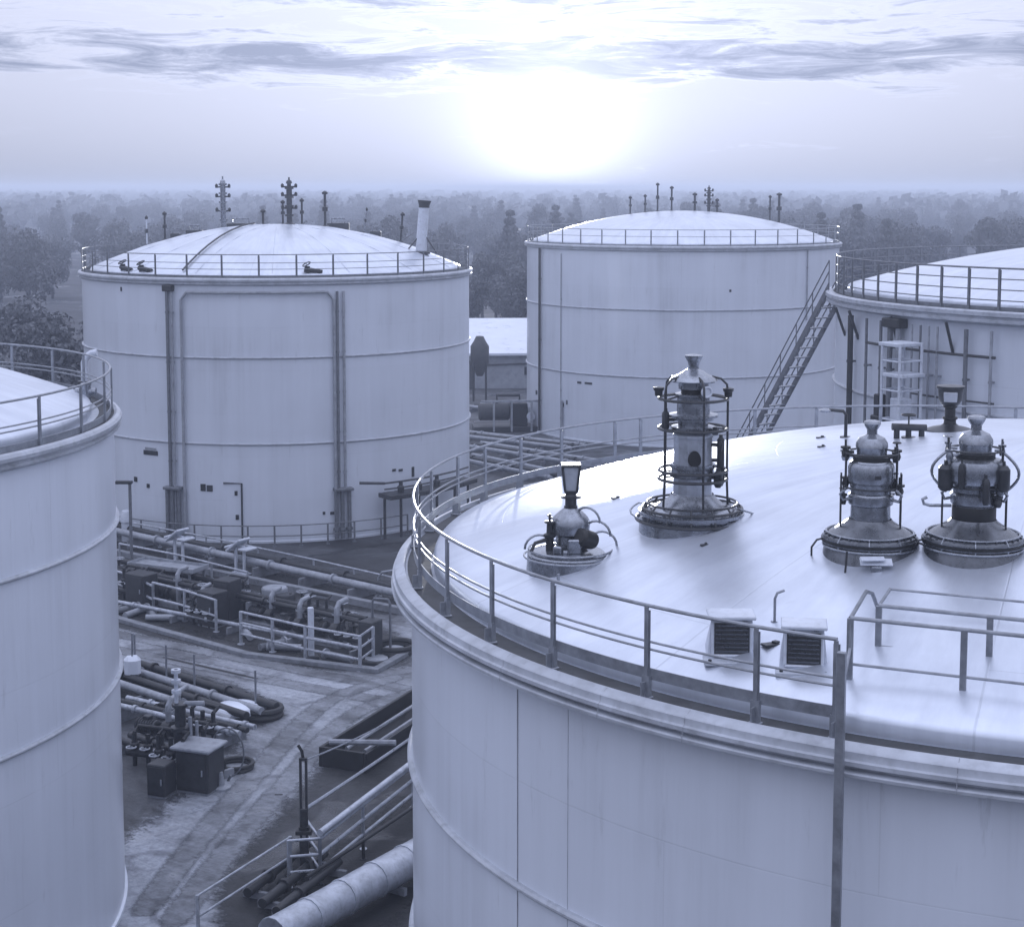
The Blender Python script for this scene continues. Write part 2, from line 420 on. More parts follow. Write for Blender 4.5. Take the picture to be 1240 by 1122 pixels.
p, a = on_shell(BIG, 207, 12.3, .12); b = MB(); b.box((p.x, p.y, 12.25), (.3, .55, .3), a, .03); b.build('overflow_box', 'black', BIG.root)
# sheet door, plates, nozzles
def plate(t, px, py_z, w, h, name='name_plate', m='steel_dark', d=.04, R=None):
    p, a = on_shell(t, px, py_z, d*.4, R); b = MB(); b.box((p.x, p.y, py_z), (d, w, h), a, .006); return b.build(name, m, t.root)
def zat(t, px, py):
    a = arc_hit(t, px); y = t.cy+t.R*sin(a); return PD(px, py, y).z
for nm, px, py, w, h, m in (('name_plate', 180, 548, .9, .22, 'steel_dark'), ('name_plate', 180, 543, .7, .10, 'pipe'), ('nozzle', 161, 580, .22, .24, 'black'), ('nozzle', 176, 588, .18, .2, 'black'),
                            ('hatch', 243, 590, .26, .34, 'black'), ('hatch', 251, 591, .3, .3, 'steel_dark'), ('hinge', 283, 597, .14, .22, 'black'), ('hinge', 284, 626, .16, .24, 'black'),
                            ('name_plate', 476, 569, .22, .12, 'black'), ('name_plate', 484, 569, .25, .12, 'steel_dark'), ('nozzle', 499, 571, .16, .5, 'black'), ('nozzle', 390, 621, .12, .14, 'steel_dark'), ('nozzle', 400, 621, .2, .14, 'steel_dark'), ('nozzle', 149, 350, .1, .2, 'steel_dark')):
    plate(BIG, px, zat(BIG, px, py), w, h, nm, m)
b = MB()
pa, aa = on_shell(BIG, 268, 3.0, .03); pb, ab = on_shell(BIG, 290, 3.0, .03)
z1 = zat(BIG, 290, 585)
b.tube([pa.xy.to_3d()+Vector((0, 0, z1)), pb.xy.to_3d()+Vector((0, 0, z1)), pb.xy.to_3d()+Vector((0, 0, .1))], .045, 8); b.build('door_frame', 'steel_dark', BIG.root)
for nm, px, py, w, h, m in (('nozzle', 650, 475, .28, .3, 'black'), ('nozzle', 682, 490, .22, .28, 'black'), ('nozzle', 687, 487, .12, .3, 'steel_dark'), ('name_plate', 702, 463, .35, .14, 'black'), ('name_plate', 713, 464, .6, .14, 'steel_dark'), ('nozzle', 884, 352, .14, .16, 'steel_dark')):
    plate(FAR, px, zat(FAR, px, py), w, h, nm, m)
downpipe(FAR, 655.5, .2, 12.9, .085, 'pipe_dark', .14)
downpipe(FAR, 680, .2, 12.6, .03, 'pipe', .06, 2)
downpipe(FAR, 976, 8.2, 12.9, .04, 'pipe', .07, 2); downpipe(FAR, 682, .2, 2.6, .10, 'pipe', .12, 1)
for px, r, m in ((1033, .10, 'pipe_dark'), (1052, .05, 'rail_dark'), (1069, .055, 'rail_dark'), (1080, .09, 'rail_dark'), (1090, .10, 'pipe'), (1106, .035, 'pipe'), (1116, .04, 'rail_dark'), (1126, .035, 'pipe'), (1136, .04, 'pipe'), (1170, .07, 'rail_dark'), (1200, .05, 'pipe')):
    downpipe(RIGHT, px, .2, 12.7, r, m, .2, 4)
b = MB(); z = 11.9; a0 = arc_hit(RIGHT, 1052); a1 = arc_hit(RIGHT, 1205)
b.ring((0, 0, z), RIGHT.R+.2, .045, 20, 8, a0, a1); b.ring((0, 0, z-1.4), RIGHT.R+.2, .03, 20, 8, arc_hit(RIGHT, 1106), a1); b.build('header_pipe', 'pipe_dark', RIGHT.root)
p, a = on_shell(RIGHT, 1072, 9.9, .28); b = MB(); b.box((p.x, p.y, 9.9), (.3, .3, .8), a, .03); b.box((p.x, p.y, 9.5), (.4, .5, .2), a, .03); b.build('valve_box', 'black', RIGHT.root)
p, a = on_shell(RIGHT, 1085, 12.7, .2); b = MB(); b.box((p.x, p.y, 12.68), (.4, .9, .3), a, .03); b.build('overflow_box', 'black', RIGHT.root)
for px in (1020, 1036, 1085, 1150):               # brackets under the walkway
    p, a = on_shell(RIGHT, px, 12.3, .0); q = p+Vector((cos(a), sin(a), 0))*.36
    b = MB(); b.tube([(p.x, p.y, 11.9), (q.x, q.y, 12.88)], .05, 6); b.build('bracket', 'steel_dark', RIGHT.root)
# near tank: hanging drain strip and cable clamp on the shell, roof clips
r = 11.14; a = arc_hit(NEAR, 1017, r, 5.5)
b = MB(); b.box((r*cos(a), r*sin(a), 8.0), (.07, .10, 8.0), a, .008); b.build('guide_rail', 'rail', NEAR.root)
for k, ad in enumerate((-156, -146.5, -136.5, -129.8, -113)):   # joint covers on the rolled lip
    aa = radians(ad); b = MB(); b.lathe([(11.054, 10.575), (11.054, 10.625), (11.034, 10.70), (11.034, 10.75), (10.994, 10.775), (10.994, 10.85), (10.87, 10.92)], 2, (0, 0, 0), aa, aa+.0008); b.build('lip_joint', 'pipe', NEAR.root)
# (vertical weld bead on the shell)
b = MB(); aw = arc_hit(NEAR, 627)
b.box((10.725*cos(aw), 10.725*sin(aw), 5.4), (.012, .011, 10.0), aw); b.build('weld_seam', 'pipe', NEAR.root)
b = MB(); aw = arc_hit(NEAR, 687); b.box((10.722*cos(aw), 10.722*sin(aw), 5.4), (.006, .008, 10.0), aw); b.build('weld_seam', 'rim', NEAR.root)

# ------------------------------------------------------------------ roof vents on the near tank
def loc_on(t, px, py): return dome_at(t, px, py)
def flangebolts(b, R, z, n, r=.018, h=.04):
    for k in range(n):
        a = TAU*k/n; b.lathe([(r, 0), (r, h), (0, h)], 6, (R*cos(a), R*sin(a), z))

# 1 the tall tower
p = loc_on(NEAR, 838, 628)
v = thing('vent_tower', 'tallest vent tower on the near roof, slim cased column with rod cage and round gauge', 'roof vent', (p.x, p.y, p.z-.02))
facing = atan2(-p.y, -p.x); v.scale = (1.12, 1.12, .97)
b = MB(); b.lathe([(.72, -.3), (.70, .05), (.66, .07), (.66, .10), (.72, .115), (.72, .16), (.60, .18), (.58, .2), (.5, .22), (.40, .28), (.31, .37), (.285, .42)], 56); flangebolts(b, .66, .155, 30, .014, .035); b.build('base_flange', 'steel', v)
b = MB(); b.ring((0, 0, .03), .745, .025, 56); b.ring((0, 0, .20), .66, .022, 56); b.ring((0, 0, .28), .60, .018, 56)
for k in range(14):
    a = TAU*k/14+.1; b.tube([(.745*cos(a), .745*sin(a), .03), (.70*cos(a), .70*sin(a), .13), (.66*cos(a), .66*sin(a), .2), (.6*cos(a), .6*sin(a), .28)], .014, 6)
b.build('cable_rings', 'steel_dark', v)
b = MB(); b.lathe([(.275, .38), (.275, .42), (.262, .43), (.262, 1.30), (.275, 1.31), (.275, 1.35), (.22, 1.37)], 12); b.build('column', 'steel_light', v, rot=(0, 0, facing+.26), sharp=20)
b = MB()
n = 18; face = [(.30*0, 0, 0)]
ov = [(.272, .088*cos(TAU*k/n), .98+(.15 if sin(TAU*k/n) > 0 else .10)*sin(TAU*k/n)) for k in range(n)]
ov2 = [(.20, y, z) for (_, y, z) in ov]
b.add(ov+ov2, [tuple(range(n))]+[(k, k+n, (k+1) % n+n, (k+1) % n) for k in range(n)]); b.build('sight_window', 'black', v, rot=(0, 0, facing+.09))
b = MB()
for z in (.72, .86): b.lathe([(.268, z-.035), (.30, z-.03), (.30, z+.03), (.268, z+.035)], 32)
b.lathe([(.27, .74), (.283, .74), (.283, .84), (.27, .84)], 32); b.build('column_band', 'steel', v)
b = MB(); b.lathe([(.20, 1.36), (.205, 1.40), (.29, 1.42), (.29, 1.47), (.2, 1.48), (.2, 1.56), (.27, 1.57), (.27, 1.60), (.33, 1.62), (.33, 1.655), (.22, 1.67), (.215, 1.92), (.245, 1.94), (.245, 1.975), (.17, 1.98)], 40); b.build('barrel', 'steel', v)
b = MB(); b.lathe([(.165, 1.97), (.165, 2.05)], 32); b.build('slot_ring', 'black', v)
b = MB(); b.lathe([(.17, 2.045), (.2, 2.05), (.2, 2.14), (.31, 2.16), (.325, 2.18), (.29, 2.22), (.2, 2.27), (.12, 2.33), (.075, 2.36)], 40); b.build('hood', 'steel', v)
b = MB(); b.lathe([(.07, 2.34), (.066, 2.40), (.08, 2.46), (.115, 2.53), (.118, 2.56), (.06, 2.575), (0, 2.58)], 28); b.build('cap_knob', 'steel', v)
b = MB()
for z in (.66, .79, 1.44, 1.90): b.ring((0, 0, z), .455, .024, 48)
for k in range(5):
    a = facing+pi/2+TAU*k/5+.0; c, s = cos(a), sin(a)
    b.tube([(.47*c, .47*s, .25), (.455*c, .455*s, .66), (.455*c, .455*s, 2.0), (.44*c, .44*s, 2.12), (.36*c, .36*s, 2.21), (.24*c, .24*s, 2.24)], .016, 8)
    b.tube([(.455*c, .455*s, 1.44), (.28*c, .28*s, 1.44)], .014, 6); b.tube([(.455*c, .455*s, .72), (.28*c, .28*s, .72)], .014, 6); b.tube([(.455*c, .455*s, 1.9), (.23*c, .23*s, 1.95)], .014, 6)
b.build('rod_cage', 'steel_dark', v)
def local(o, lx, lz, depth): return None
for sgn, z, nm in ((1, 2.0, 'clamp'), (-1, 2.0, 'clamp')):
    a = facing+sgn*pi/2; b = MB(); b.lathe([(0, -.07), (.05, -.07), (.055, 0), (.07, .02), (.075, .06), (.04, .07), (0, .075)], 16, (.46*cos(a), .46*sin(a), z)); b.build(nm, 'steel_dark', v)
a = facing+.62; c, s = cos(a), sin(a)                 # round gauge beside the hood
b = MB(); b.ring((0, 0, 0), .075, .018, 24); b.cyl((0, 0, -.03), .07, .03, 20)
b.build('gauge', 'white', v, loc=(.30*c, .30*s, 2.03), rot=(0, pi/2, a))
for da, z0, z1, rr in ((1.5, .55, 1.35, .05), (1.15, .55, .85, .06), (-1.4, 1.4, 1.75, .05), (.9, 1.38, 1.5, .06), (1.3, 1.1, 1.3, .04)):
    a = facing+da; b = MB(); b.lathe([(0, z0), (rr*.6, z0), (rr, z0+.05), (rr, z1-.08), (rr*.5, z1-.04), (rr*.5, z1), (0, z1)], 14, (.37*cos(a), .37*sin(a), 0)); b.box((.33*cos(a), .33*sin(a), (z0+z1)/2), (.16, .05, .05), a); b.build('valve', 'steel_dark', v)
for sgn in (1, -1):
    a = facing+sgn*1.35; b = MB()
    b.tube([(.66*cos(a+x*.5), .66*sin(a+x*.5), .25) for x in (-.4,)]+[((.72+.12*sin(q*pi))*cos(a+(q-.5)*.5), (.72+.12*sin(q*pi))*sin(a+(q-.5)*.5), .2-.2*q+.05) for q in (0, .2, .4, .6, .8, 1)], .014, 6); b.build('cable_loop', 'steel', v)

# 2 the small lantern-topped vent
p = loc_on(NEAR, 691, 676); facing = atan2(-p.y, -p.x)
v = thing('lantern_vent', 'smallest vent on the near roof, bell hood topped by a flared square lantern', 'roof vent', (p.x, p.y, p.z+.05))
b = MB(); b.lathe([(.66, -.3), (.64, .03), (.60, .07), (.45, .09), (.32, .10), (.28, .13)], 44); b.build('base_flange', 'steel', v)
b = MB(); b.lathe([(.22, .09), (.22, .30), (.27, .34), (.285, .44), (.28, .52), (.25, .58), (.18, .65), (.10, .71), (.09, .73)], 40); b.build('bell_hood', 'steel', v)
b = MB(); b.lathe([(.10, .70), (.10, .74), (.085, .75), (.085, .86), (.155, .865), (.155, .885), (.09, .89), (.075, .92), (.075, .97)], 28); b.build('neck', 'steel_dark', v)
b = MB()
def sq(h, z, m=MB): return [(h*sx, h*sy, z) for sx, sy in ((-1, -1), (1, -1), (1, 1), (-1, 1))]
v0, v1, v2 = sq(.085, .955), sq(.125, 1.32), sq(.14, 1.33)
v3 = sq(.14, 1.37)
for k in range(4):
    b.tube([v0[k], v1[k]], .018, 6)
b.add(v2+v3, [(0, 1, 5, 4), (1, 2, 6, 5), (2, 3, 7, 6), (3, 0, 4, 7), (4, 5, 6, 7), (3, 2, 1, 0)])
b.box((0, 0, .955), (.18, .18, .04)); b.build('lantern_frame', 'steel_dark', v, rot=(0, 0, facing+.05))
b = MB(); g0, g1 = sq(.075, .97), sq(.115, 1.325); b.add(g0+g1, [(0, 1, 5, 4), (1, 2, 6, 5), (2, 3, 7, 6), (3, 0, 4, 7), (4, 5, 6, 7), (3, 2, 1, 0)]); b.build('lantern_glass', 'glass', v, rot=(0, 0, facing+.05))
a = facing+.75; b = MB(); b.lathe([(0, -.15), (.12, -.15), (.135, -.1), (.135, .1), (.1, .15), (0, .16)], 20, (0, 0, 0)); b.build('motor', 'black', v, loc=(.33*cos(a), .33*sin(a), .30), rot=(radians(70), 0, a))
a = facing-1.2; b = MB(); b.lathe([(0, 0), (.06, 0), (.06, .2), (.09, .22), (.09, .26), (.05, .28), (.045, .42), (.08, .43), (.08, .45), (.02, .46), (.02, .56), (0, .56)], 16, (.33*cos(a), .33*sin(a), .08)); b.tube([(.33*cos(a)-.1*sin(a), .33*sin(a)+.1*cos(a), .6), (.33*cos(a)+.1*sin(a), .33*sin(a)-.1*cos(a), .6)], .012, 6); b.tube([(.33*cos(a), .33*sin(a), .28), (.56*cos(a), .56*sin(a), .22), (.62*cos(a), .62*sin(a), .1)], .028, 8); b.build('side_valve', 'steel_dark', v)
b = MB()
for a, R0, z in ((facing+1.3, .42, .42), (facing+1.5, .5, .25), (facing-1.5, .5, .2), (facing+1.15, .28, .62)):
    c, s = cos(a), sin(a)
    b.tube([((R0-.18*cos(q*pi))*c-.02*s, (R0-.18*cos(q*pi))*s+.02*c, z+.16*sin(q*pi)-.1*q) for q in [i/9 for i in range(10)]], .018, 8)
b.ring((0, 0, .10), .62, .018, 44); b.ring((0, 0, .0), .69, .016, 44); b.build('cable_loop', 'steel', v)
b = MB(); a = facing+.15; b.box((.32*cos(a), .32*sin(a), .2), (.14, .2, .22), a, .02); a = facing-.5; b.box((.38*cos(a), .38*sin(a), .15), (.1, .14, .12), a, .02); b.build('junction_box', 'steel', v)

# 3 squat vents at the right (shared construction, different dressing)
def squat(name, label, px, py, sc, barrel, hatch, wr=1.09):
    rs = random.Random(int(px))
    p = loc_on(NEAR, px, py); fc = atan2(-p.y, -p.x)
    v = thing(name, label, 'roof vent', (p.x, p.y, p.z-.02))
    q = lambda pr: [(r*sc*wr, z*sc) for r, z in pr]; barrel /= wr
    b = MB(); b.lathe(q([(.62, -.2), (.585, .0), (.56, .06), (.56, .09), (.60, .10), (.60, .17), (.585, .2), (.56, .215), (.50, .25), (.38, .33), (.29, .40), (.27, .43)]), 56); flangebolts(b, .57*sc*wr, .195*sc, 28, .013, .035); b.build('base_flange', 'steel_mid', v)
    b = MB(); b.lathe(q([(.603, .100), (.610, .100), (.610, .170), (.603, .170)]), 56); sl = b.build('flange_band', 'steel', v)
    b = MB(); b.lathe(q([(.613, .112), (.617, .112), (.617, .158), (.613, .158)]), 56)
    b.build('slot_ring', 'black', v)
    b = MB(); b.ring((0, 0, .06*sc), .645*sc, .018, 56); b.ring((0, 0, .24*sc), .60*sc, .015, 56)
    for k in range(9):
        a = TAU*k/9+.3; b.tube([(.645*sc*cos(a), .645*sc*sin(a), .06*sc), (.66*sc*cos(a), .66*sc*sin(a), .16*sc), (.6*sc*cos(a), .6*sc*sin(a), .24*sc)], .012, 6)
    b.build('cable_rings', 'steel', v)
    b = MB(); b.lathe(q([(.27, .40), (.255, .42), (.25, .62), (.28, .64), (.285, .66), (.285, .76), (.27, .78), (.26, .79)]), 40); b.build('column', 'steel', v)
    b = MB(); b.lathe(q([(.25, .785), (.26, .80), (.265, .90), (barrel-.02, .93), (barrel, .98), (barrel, 1.16), (barrel-.02, 1.22), (.24, 1.25)]), 40); b.build('barrel', 'steel', v)
    b = MB(); b.lathe(q([(.22, 1.245), (.235, 1.25), (.235, 1.31), (.2, 1.32)]), 36); b.build('slot_ring', 'black', v)
    b = MB(); b.lathe(q([(.19, 1.315), (.195, 1.42), (.205, 1.44), (.20, 1.50), (.16, 1.57), (.10, 1.60), (.07, 1.62)]), 36); b.build('hood', 'steel', v)
    b = MB(); b.lathe(q([(.065, 1.61), (.065, 1.68), (.10, 1.74), (.11, 1.77), (.10, 1.80), (.05, 1.815), (0, 1.82)]), 28); b.build('cap_knob', 'steel', v)
    b = MB()
    for z in (.88, 1.36): b.ring((0, 0, z*sc), .36*sc, .014, 40)
    for da in (1.32, 1.85, -1.28, -1.8):
        a = fc+da; c, s = cos(a), sin(a); R0 = .36*sc; hh = rs.uniform(.9, 1.15)
        b.tube([(R0*1.18*c, R0*1.18*s, .25*sc), (R0*1.18*c, R0*1.18*s, hh*sc)], .013, 6)
        b.tube([(R0*c, R0*s, .86*sc), (R0*c, R0*s, rs.uniform(1.38, 1.56)*sc)], .015, 6)
    b.build('rod_cage', 'steel_dark', v)
    for k in range(9):
        a = fc+rs.choice((1, -1))*rs.uniform(.95, 2.1); z = rs.choice((.70, .84, .92, 1.3, 1.36)); q_ = rs.uniform(.75, 1.25); rr_ = .30+.10*rs.random()
        b = MB(); b.lathe([(0, -.07), (.035*q_, -.07), (.05*q_, -.02), (.035*q_, .04), (.06*q_, .05), (.06*q_, .075), (.015, .085), (.015, .1+.06*q_), (0, .1+.06*q_)], 12, (rr_*sc*cos(a), rr_*sc*sin(a), z*sc))
        b.tube([(rr_*sc*cos(a), rr_*sc*sin(a), z*sc), (.24*sc*cos(a), .24*sc*sin(a), z*sc)], .022, 6)
        if k % 2: b.ring((rr_*sc*cos(a), rr_*sc*sin(a), z*sc+.1+.06*q_), .055, .008, 14, 6)
        b.build('valve', rs.choice(('steel_dark', 'black', 'steel')), v)
    for k in range(1):
        a = fc+rs.uniform(-.9, .9); b = MB(); b.box((barrel*sc*cos(a), barrel*sc*sin(a), rs.uniform(1.0, 1.12)*sc), (.05, .1, .07), a, .01); b.build('nameplate_box', 'steel_dark', v)
    for da in (1.25, -1.25):
        a = fc+da; b = MB(); b.tube([(.28*sc*cos(a), .28*sc*sin(a), .72*sc), (.40*sc*cos(a), .40*sc*sin(a), .70*sc), (.44*sc*cos(a), .44*sc*sin(a), .78*sc), (.36*sc*cos(a), .36*sc*sin(a), .86*sc)], .022, 8); b.build('side_pipe', 'steel', v)
    for da, R0 in ((1.35, .72), (-1.35, .72)):
        a = fc+da; b = MB(); b.tube([(.6*sc*cos(a), .6*sc*sin(a), .16), (R0*cos(a), R0*sin(a), .12), ((R0+.07)*cos(a), (R0+.07)*sin(a), .02), ((R0+.07)*cos(a), (R0+.07)*sin(a), -.16)], .015, 6); b.build('cable_loop', 'steel_dark', v)
    if hatch:
        a = fc+.12; c, s = cos(a), sin(a)
        b = MB(); b.box((.74*c, .74*s, -.02), (.16, .42, .02), a, .004, 0, .35); b.box((.78*c+.05*s, .78*s-.05*c, .03), (.1, .32, .018), a+.15, .004, 0, .3); b.build('tilted_lid', 'white', v)
        b = MB(); b.box((.76*c, .76*s, -.2), (.12, .14, .26), a, .01); b.build('hatch_stand', 'steel', v)
        a2 = fc-.38; b = MB(); e = [(.78*cos(a2), .78*sin(a2), .1), (.86*cos(a2), .86*sin(a2), -.36), (.98*cos(fc-.05), .98*sin(fc-.05), -.40), (.95*cos(fc+.15), .95*sin(fc+.15), -.3)]
        b.tube(e, .016, 8); b.box(e[1], (.05, .05, .05)); b.build('drain_pipe', 'steel_dark', v)
    return v
squat('squat_vent', 'squat round vent on the near roof with a tilted white lid before its base', 1053, 662, .97, .32, True)
FAT = squat('squat_vent', 'fatter squat vent closest to the right edge, with canisters strapped round its wide barrel', 1178, 664, 1.0, .40, False)
fq = Vector(FAT.location); fc = atan2(-fq.y, -fq.x)
for da, z, rr in ((1.0, 1.02, .085), (-1.05, 1.0, .10), (.35, .86, .05), (-.4, 1.05, .045)):
    a = fc+da; b = MB(); R0 = .43
    b.lathe([(0, z-.17), (rr*.7, z-.17), (rr, z-.13), (rr, z+.12), (rr*.6, z+.17), (rr*.25, z+.18), (rr*.25, z+.23), (0, z+.23)], 14, (R0*cos(a), R0*sin(a), 0)); b.build('canister', 'steel_dark', FAT)
b = MB(); a = fc-1.35; b.tube([(.30*cos(a), .30*sin(a), .60), (.58*cos(a), .58*sin(a), .60), (.66*cos(a), .66*sin(a), .62), (.68*cos(a), .68*sin(a), .68), (.62*cos(a), .62*sin(a), .71)], .022, 8); b.build('hook_arm', 'steel', FAT)
b = MB(); b.lathe([(.283, .43), (.287, .44), (.287, .60), (.283, .61)], 40); b.build('rubber_sleeve', 'black', FAT)
for sg in (1, -1):
    a = fc+sg*1.5; b = MB(); b.tube([((.36+.2*sin(q*pi))*cos(a), (.36+.2*sin(q*pi))*sin(a), .78+.55*q) for q in [i/10 for i in range(11)]], .02, 8); b.build('bypass_pipe', 'steel', FAT)

# 4 cup-headed lamp-like vent on the far right edge of the near roof
p = loc_on(NEAR, 1150, 520)
BOLTS = True
v = thing('cup_vent', 'dark cup-headed vent on a short stem at the back edge of the near roof', 'roof vent', (p.x, p.y, p.z-.03)); fc = atan2(-p.y, -p.x)
b = MB(); b.lathe([(.42, -.1), (.42, .03), (.3, .07), (.16, .10), (.12, .13)], 30); b.build('base_flange', 'steel_dark', v)
b = MB(); b.lathe([(.11, .1), (.10, .2), (.13, .22), (.13, .25), (.09, .26), (.09, .4), (.12, .42), (.12, .45)], 20); b.build('stem', 'black', v)
b = MB(); b.lathe([(.11, .44), (.15, .47), (.2, .56), (.215, .74), (.24, .75), (.24, .79), (0, .81)], 24); b.build('cup_head', 'steel_dark', v)
b = MB(); b.lathe([(.207, .53), (.219, .62), (.223, .68), (.21, .70)], 8, (0, 0, 0), fc-.55, fc+.55); b.build('lens', 'glass', v)
# low valve cluster behind the squat vent
p = loc_on(NEAR, 1100, 530)
v = thing('valve_cluster', 'low dark valve cluster on the near roof behind the two squat vents', 'valve', (p.x, p.y, p.z-.03))
b = MB(); b.cyl((0, 0, 0), .12, .05); b.tube([(0, 0, 0), (0, 0, .25)], .05, 10); b.tube([(-.28, 0, .22), (.3, 0, .2)], .06, 10); b.cyl((-.2, 0, 0), .05, .22); b.cyl((.22, .0, 0), .05, .22); b.build('body', 'steel_dark', v)
b = MB(); b.ring((0, 0, .42), .11, .014, 20); b.tube([(-.11, 0, .42), (.11, 0, .42)], .01, 6); b.tube([(0, 0, .2), (0, 0, .42)], .014, 6); b.build('handwheel', 'black', v)
p = loc_on(NEAR, 1024, 529)
v = thing('gooseneck_vent', 'short dark gooseneck arm on the near roof left of the squat vent top', 'roof vent', (p.x, p.y, p.z-.03))
b = MB(); b.cyl((0, 0, 0), .1, .04); b.tube([(0, 0, 0), (0, 0, .42), (-.05, 0, .48), (-.25, 0, .5), (-.36, 0, .49)], .03, 8); b.build('arm', 'steel_dark', v)
b = MB(); b.lathe([(0, .47), (.09, .47), (.1, .5), (.05, .53), (0, .53)], 14, (-.36, 0, 0)); b.build('cap', 'steel', v)

# hooded gauge boxes
def hood_box(label, px, py, w, h, yaw):
    p = loc_on(NEAR, px, py); fc = atan2(-p.y, -p.x)+yaw
    v = thing('gauge_box', label, 'gauge box', (p.x, p.y, p.z-.04), fc)
    b = MB()
    d = .34
    vs = [(0, -w/2-.06, -.06), (0, w/2+.06, -.06), (-d-.1, w/2+.06, -.04), (-d-.1, -w/2-.06, -.04), (-.03, -w/2, h), (-.03, w/2, h), (-d, w/2-.04, h-.03), (-d, -w/2+.04, h-.03)]
    b.add(vs, [(0, 1, 5, 4), (1, 2, 6, 5), (2, 3, 7, 6), (3, 0, 4, 7), (4, 5, 6, 7), (3, 2, 1, 0)]); b.build('housing', 'white', v)
    b = MB(); x0 = lambda z: -.03*(z/h)+.006
    k = w/2-.035; z0, z1 = .06, h-.06
    b.add([(x0(z0)+.012, -k, z0), (x0(z0)+.012, k, z0), (x0(z1)+.012, k, z1), (x0(z1)+.012, -k, z1), (x0(z0)-.02, -k, z0), (x0(z0)-.02, k, z0), (x0(z1)-.02, k, z1), (x0(z1)-.02, -k, z1)],
          [(0, 1, 2, 3), (4, 7, 6, 5), (0, 4, 5, 1), (1, 5, 6, 2), (2, 6, 7, 3), (3, 7, 4, 0)]); b.build('dark_panel', 'cabinet', v)
    b = MB(); e = .022
    for (a1, a2) in (((x0(z0)+.02, -k-e, z0), (x0(z1)+.02, -k-e, z1)), ((x0(z0)+.02, k+e, z0), (x0(z1)+.02, k+e, z1)), ((x0(z0)+.02, -k-e, z0-e), (x0(z0)+.02, k+e, z0-e))): b.tube([a1, a2], .018, 4)
    b.build('panel_frame', 'white', v)
    b = MB(); b.box((-d/2+.03, 0, h+.02), (d+.1, w+.08, .045), 0, .012); b.build('hood', 'white', v)
    b = MB(); b.box((-.05, 0, -.02), (.5, w+.2, .05), 0, .01); b.build('base_plate', 'rim', v)
    b = MB()
    for k_ in range(7): z_ = z0+.03+(z1-z0-.06)*k_/6; b.box((x0(z_)+.016, 0, z_), (.012, 2*k-.03, .028), 0, 0, 0, .5)
    b.build('louvre_slats', 'steel_mid', v);
    for sy in (-1, 1):
        b = MB(); b.box((-.0, sy*(w/2-.09), h+.0), (.03, .07, .06), 0, .006); b.build('hinge', 'steel', v)
        b = MB(); b.cyl((.16, sy*(w/2+.03), -.0), .022, .03, 8); b.build('bolt', 'steel_dark', v)
    b = MB(); b.tube([(-.2, w/2+.02, .12), (-.2, w/2+.12, .10), (-.25, w/2+.2, -.05)], .02, 8); b.build('cable_gland', 'black', v)
    return v
hood_box('left one of two hooded gauge boxes on the near roof, slightly larger white housing', 886, 793, .50, .50, .10)
hood_box('right one of two hooded gauge boxes, darker panel, nearer the roof access platform', 973, 806, .47, .50, .02)
for px, py, lab, hh in ((938, 752, 'thin bent conduit pipe rising from the near roof between the two gauge boxes', .42), (958, 765, 'stubby conduit peg behind the right gauge box on the near roof', .2)):
    p = loc_on(NEAR, px, py); v = thing('conduit', lab, 'conduit', (p.x, p.y, p.z-.02)); b = MB()
    b.tube([(0, 0, -.03), (0, 0, hh*.75), (.03, 0, hh*.92), (.12, .0, hh)] if hh > .3 else [(0, 0, -.03), (0, 0, hh)], .018, 8); b.build('pipe', 'rail', v)
    b = MB(); b.cyl((0, 0, -.02), .05, .045, 14); b.build('foot', 'steel', v)
for px, py, lab, w in ((935, 780, 'small dark bracket lying on the near roof right of the left gauge box', .26), (853, 660, 'tiny dark clip lying on the near roof in front of the tall vent tower', .12), (676, 706, 'thin marker peg on the near roof in front of the smallest vent', .05), (994, 530, 'flat dark drain cap on the back of the near roof', .16), (995, 541, 'small flat patch plate on the near roof below the gooseneck arm', .14), (746, 603, 'faint round patch plate on the near roof left of the tall vent tower', .16)):
    p = loc_on(NEAR, px, py); v = thing('roof_fitting', lab, 'roof fitting', (p.x, p.y, p.z-.01), .4); b = MB()
    if w == .05: b.box((0, 0, .07), (.04, .03, .16), 0, .005)
    else: b.box((0, 0, .012), (w, w*.5, .03), 0, .006); b.box((w*.2, 0, .035), (w*.3, w*.3, .03), .3, .006)
    b.build('plate', 'steel_dark' if w != .05 else 'rail', v)

# roof access platform on the right of the gate
v = thing('access_platform', 'railed access platform spanning the near tank walkway at the right', 'platform', P(1030, 870, 10.86))
o = Vector(v.location)
A, B_, C_ = P(1030, 748, 12.0), P(1064.5, 733, 12.0), P(1078, 713, 12.0)
K = P(1049, 716, 12.0); d = Vector((.915, -.40, 0)).normalized()
b = MB(); L = 2.6
for s, l in ((A, L), (B_, L), (C_, L)): b.tube([s-o, s+d*l-o], .026 if s is not C_ else .016, 8)
for s, dz in ((A, .55), (B_, .5)): b.tube([s-Vector((0, 0, dz))-o, s+d*L-Vector((0, 0, dz))-o], .018, 8)
b.tube([B_-o, C_-o], .02, 8); b.tube([A-o, K-o, K+Vector((.10, .1, -.05))-o, K+Vector((.17, .14, -.22))-o], .026, 8)
q = P(1022, 768, 12.0); q2 = P(1022, 818, 11.5)
b.tube([A-o+Vector((0, 0, 0)), A-o+Vector((-.01, -.05, -.35)), q2-o+Vector((.02, .05, .0)), q2-o], .02, 8)
rl = b.build('handrail', 'rail', v)
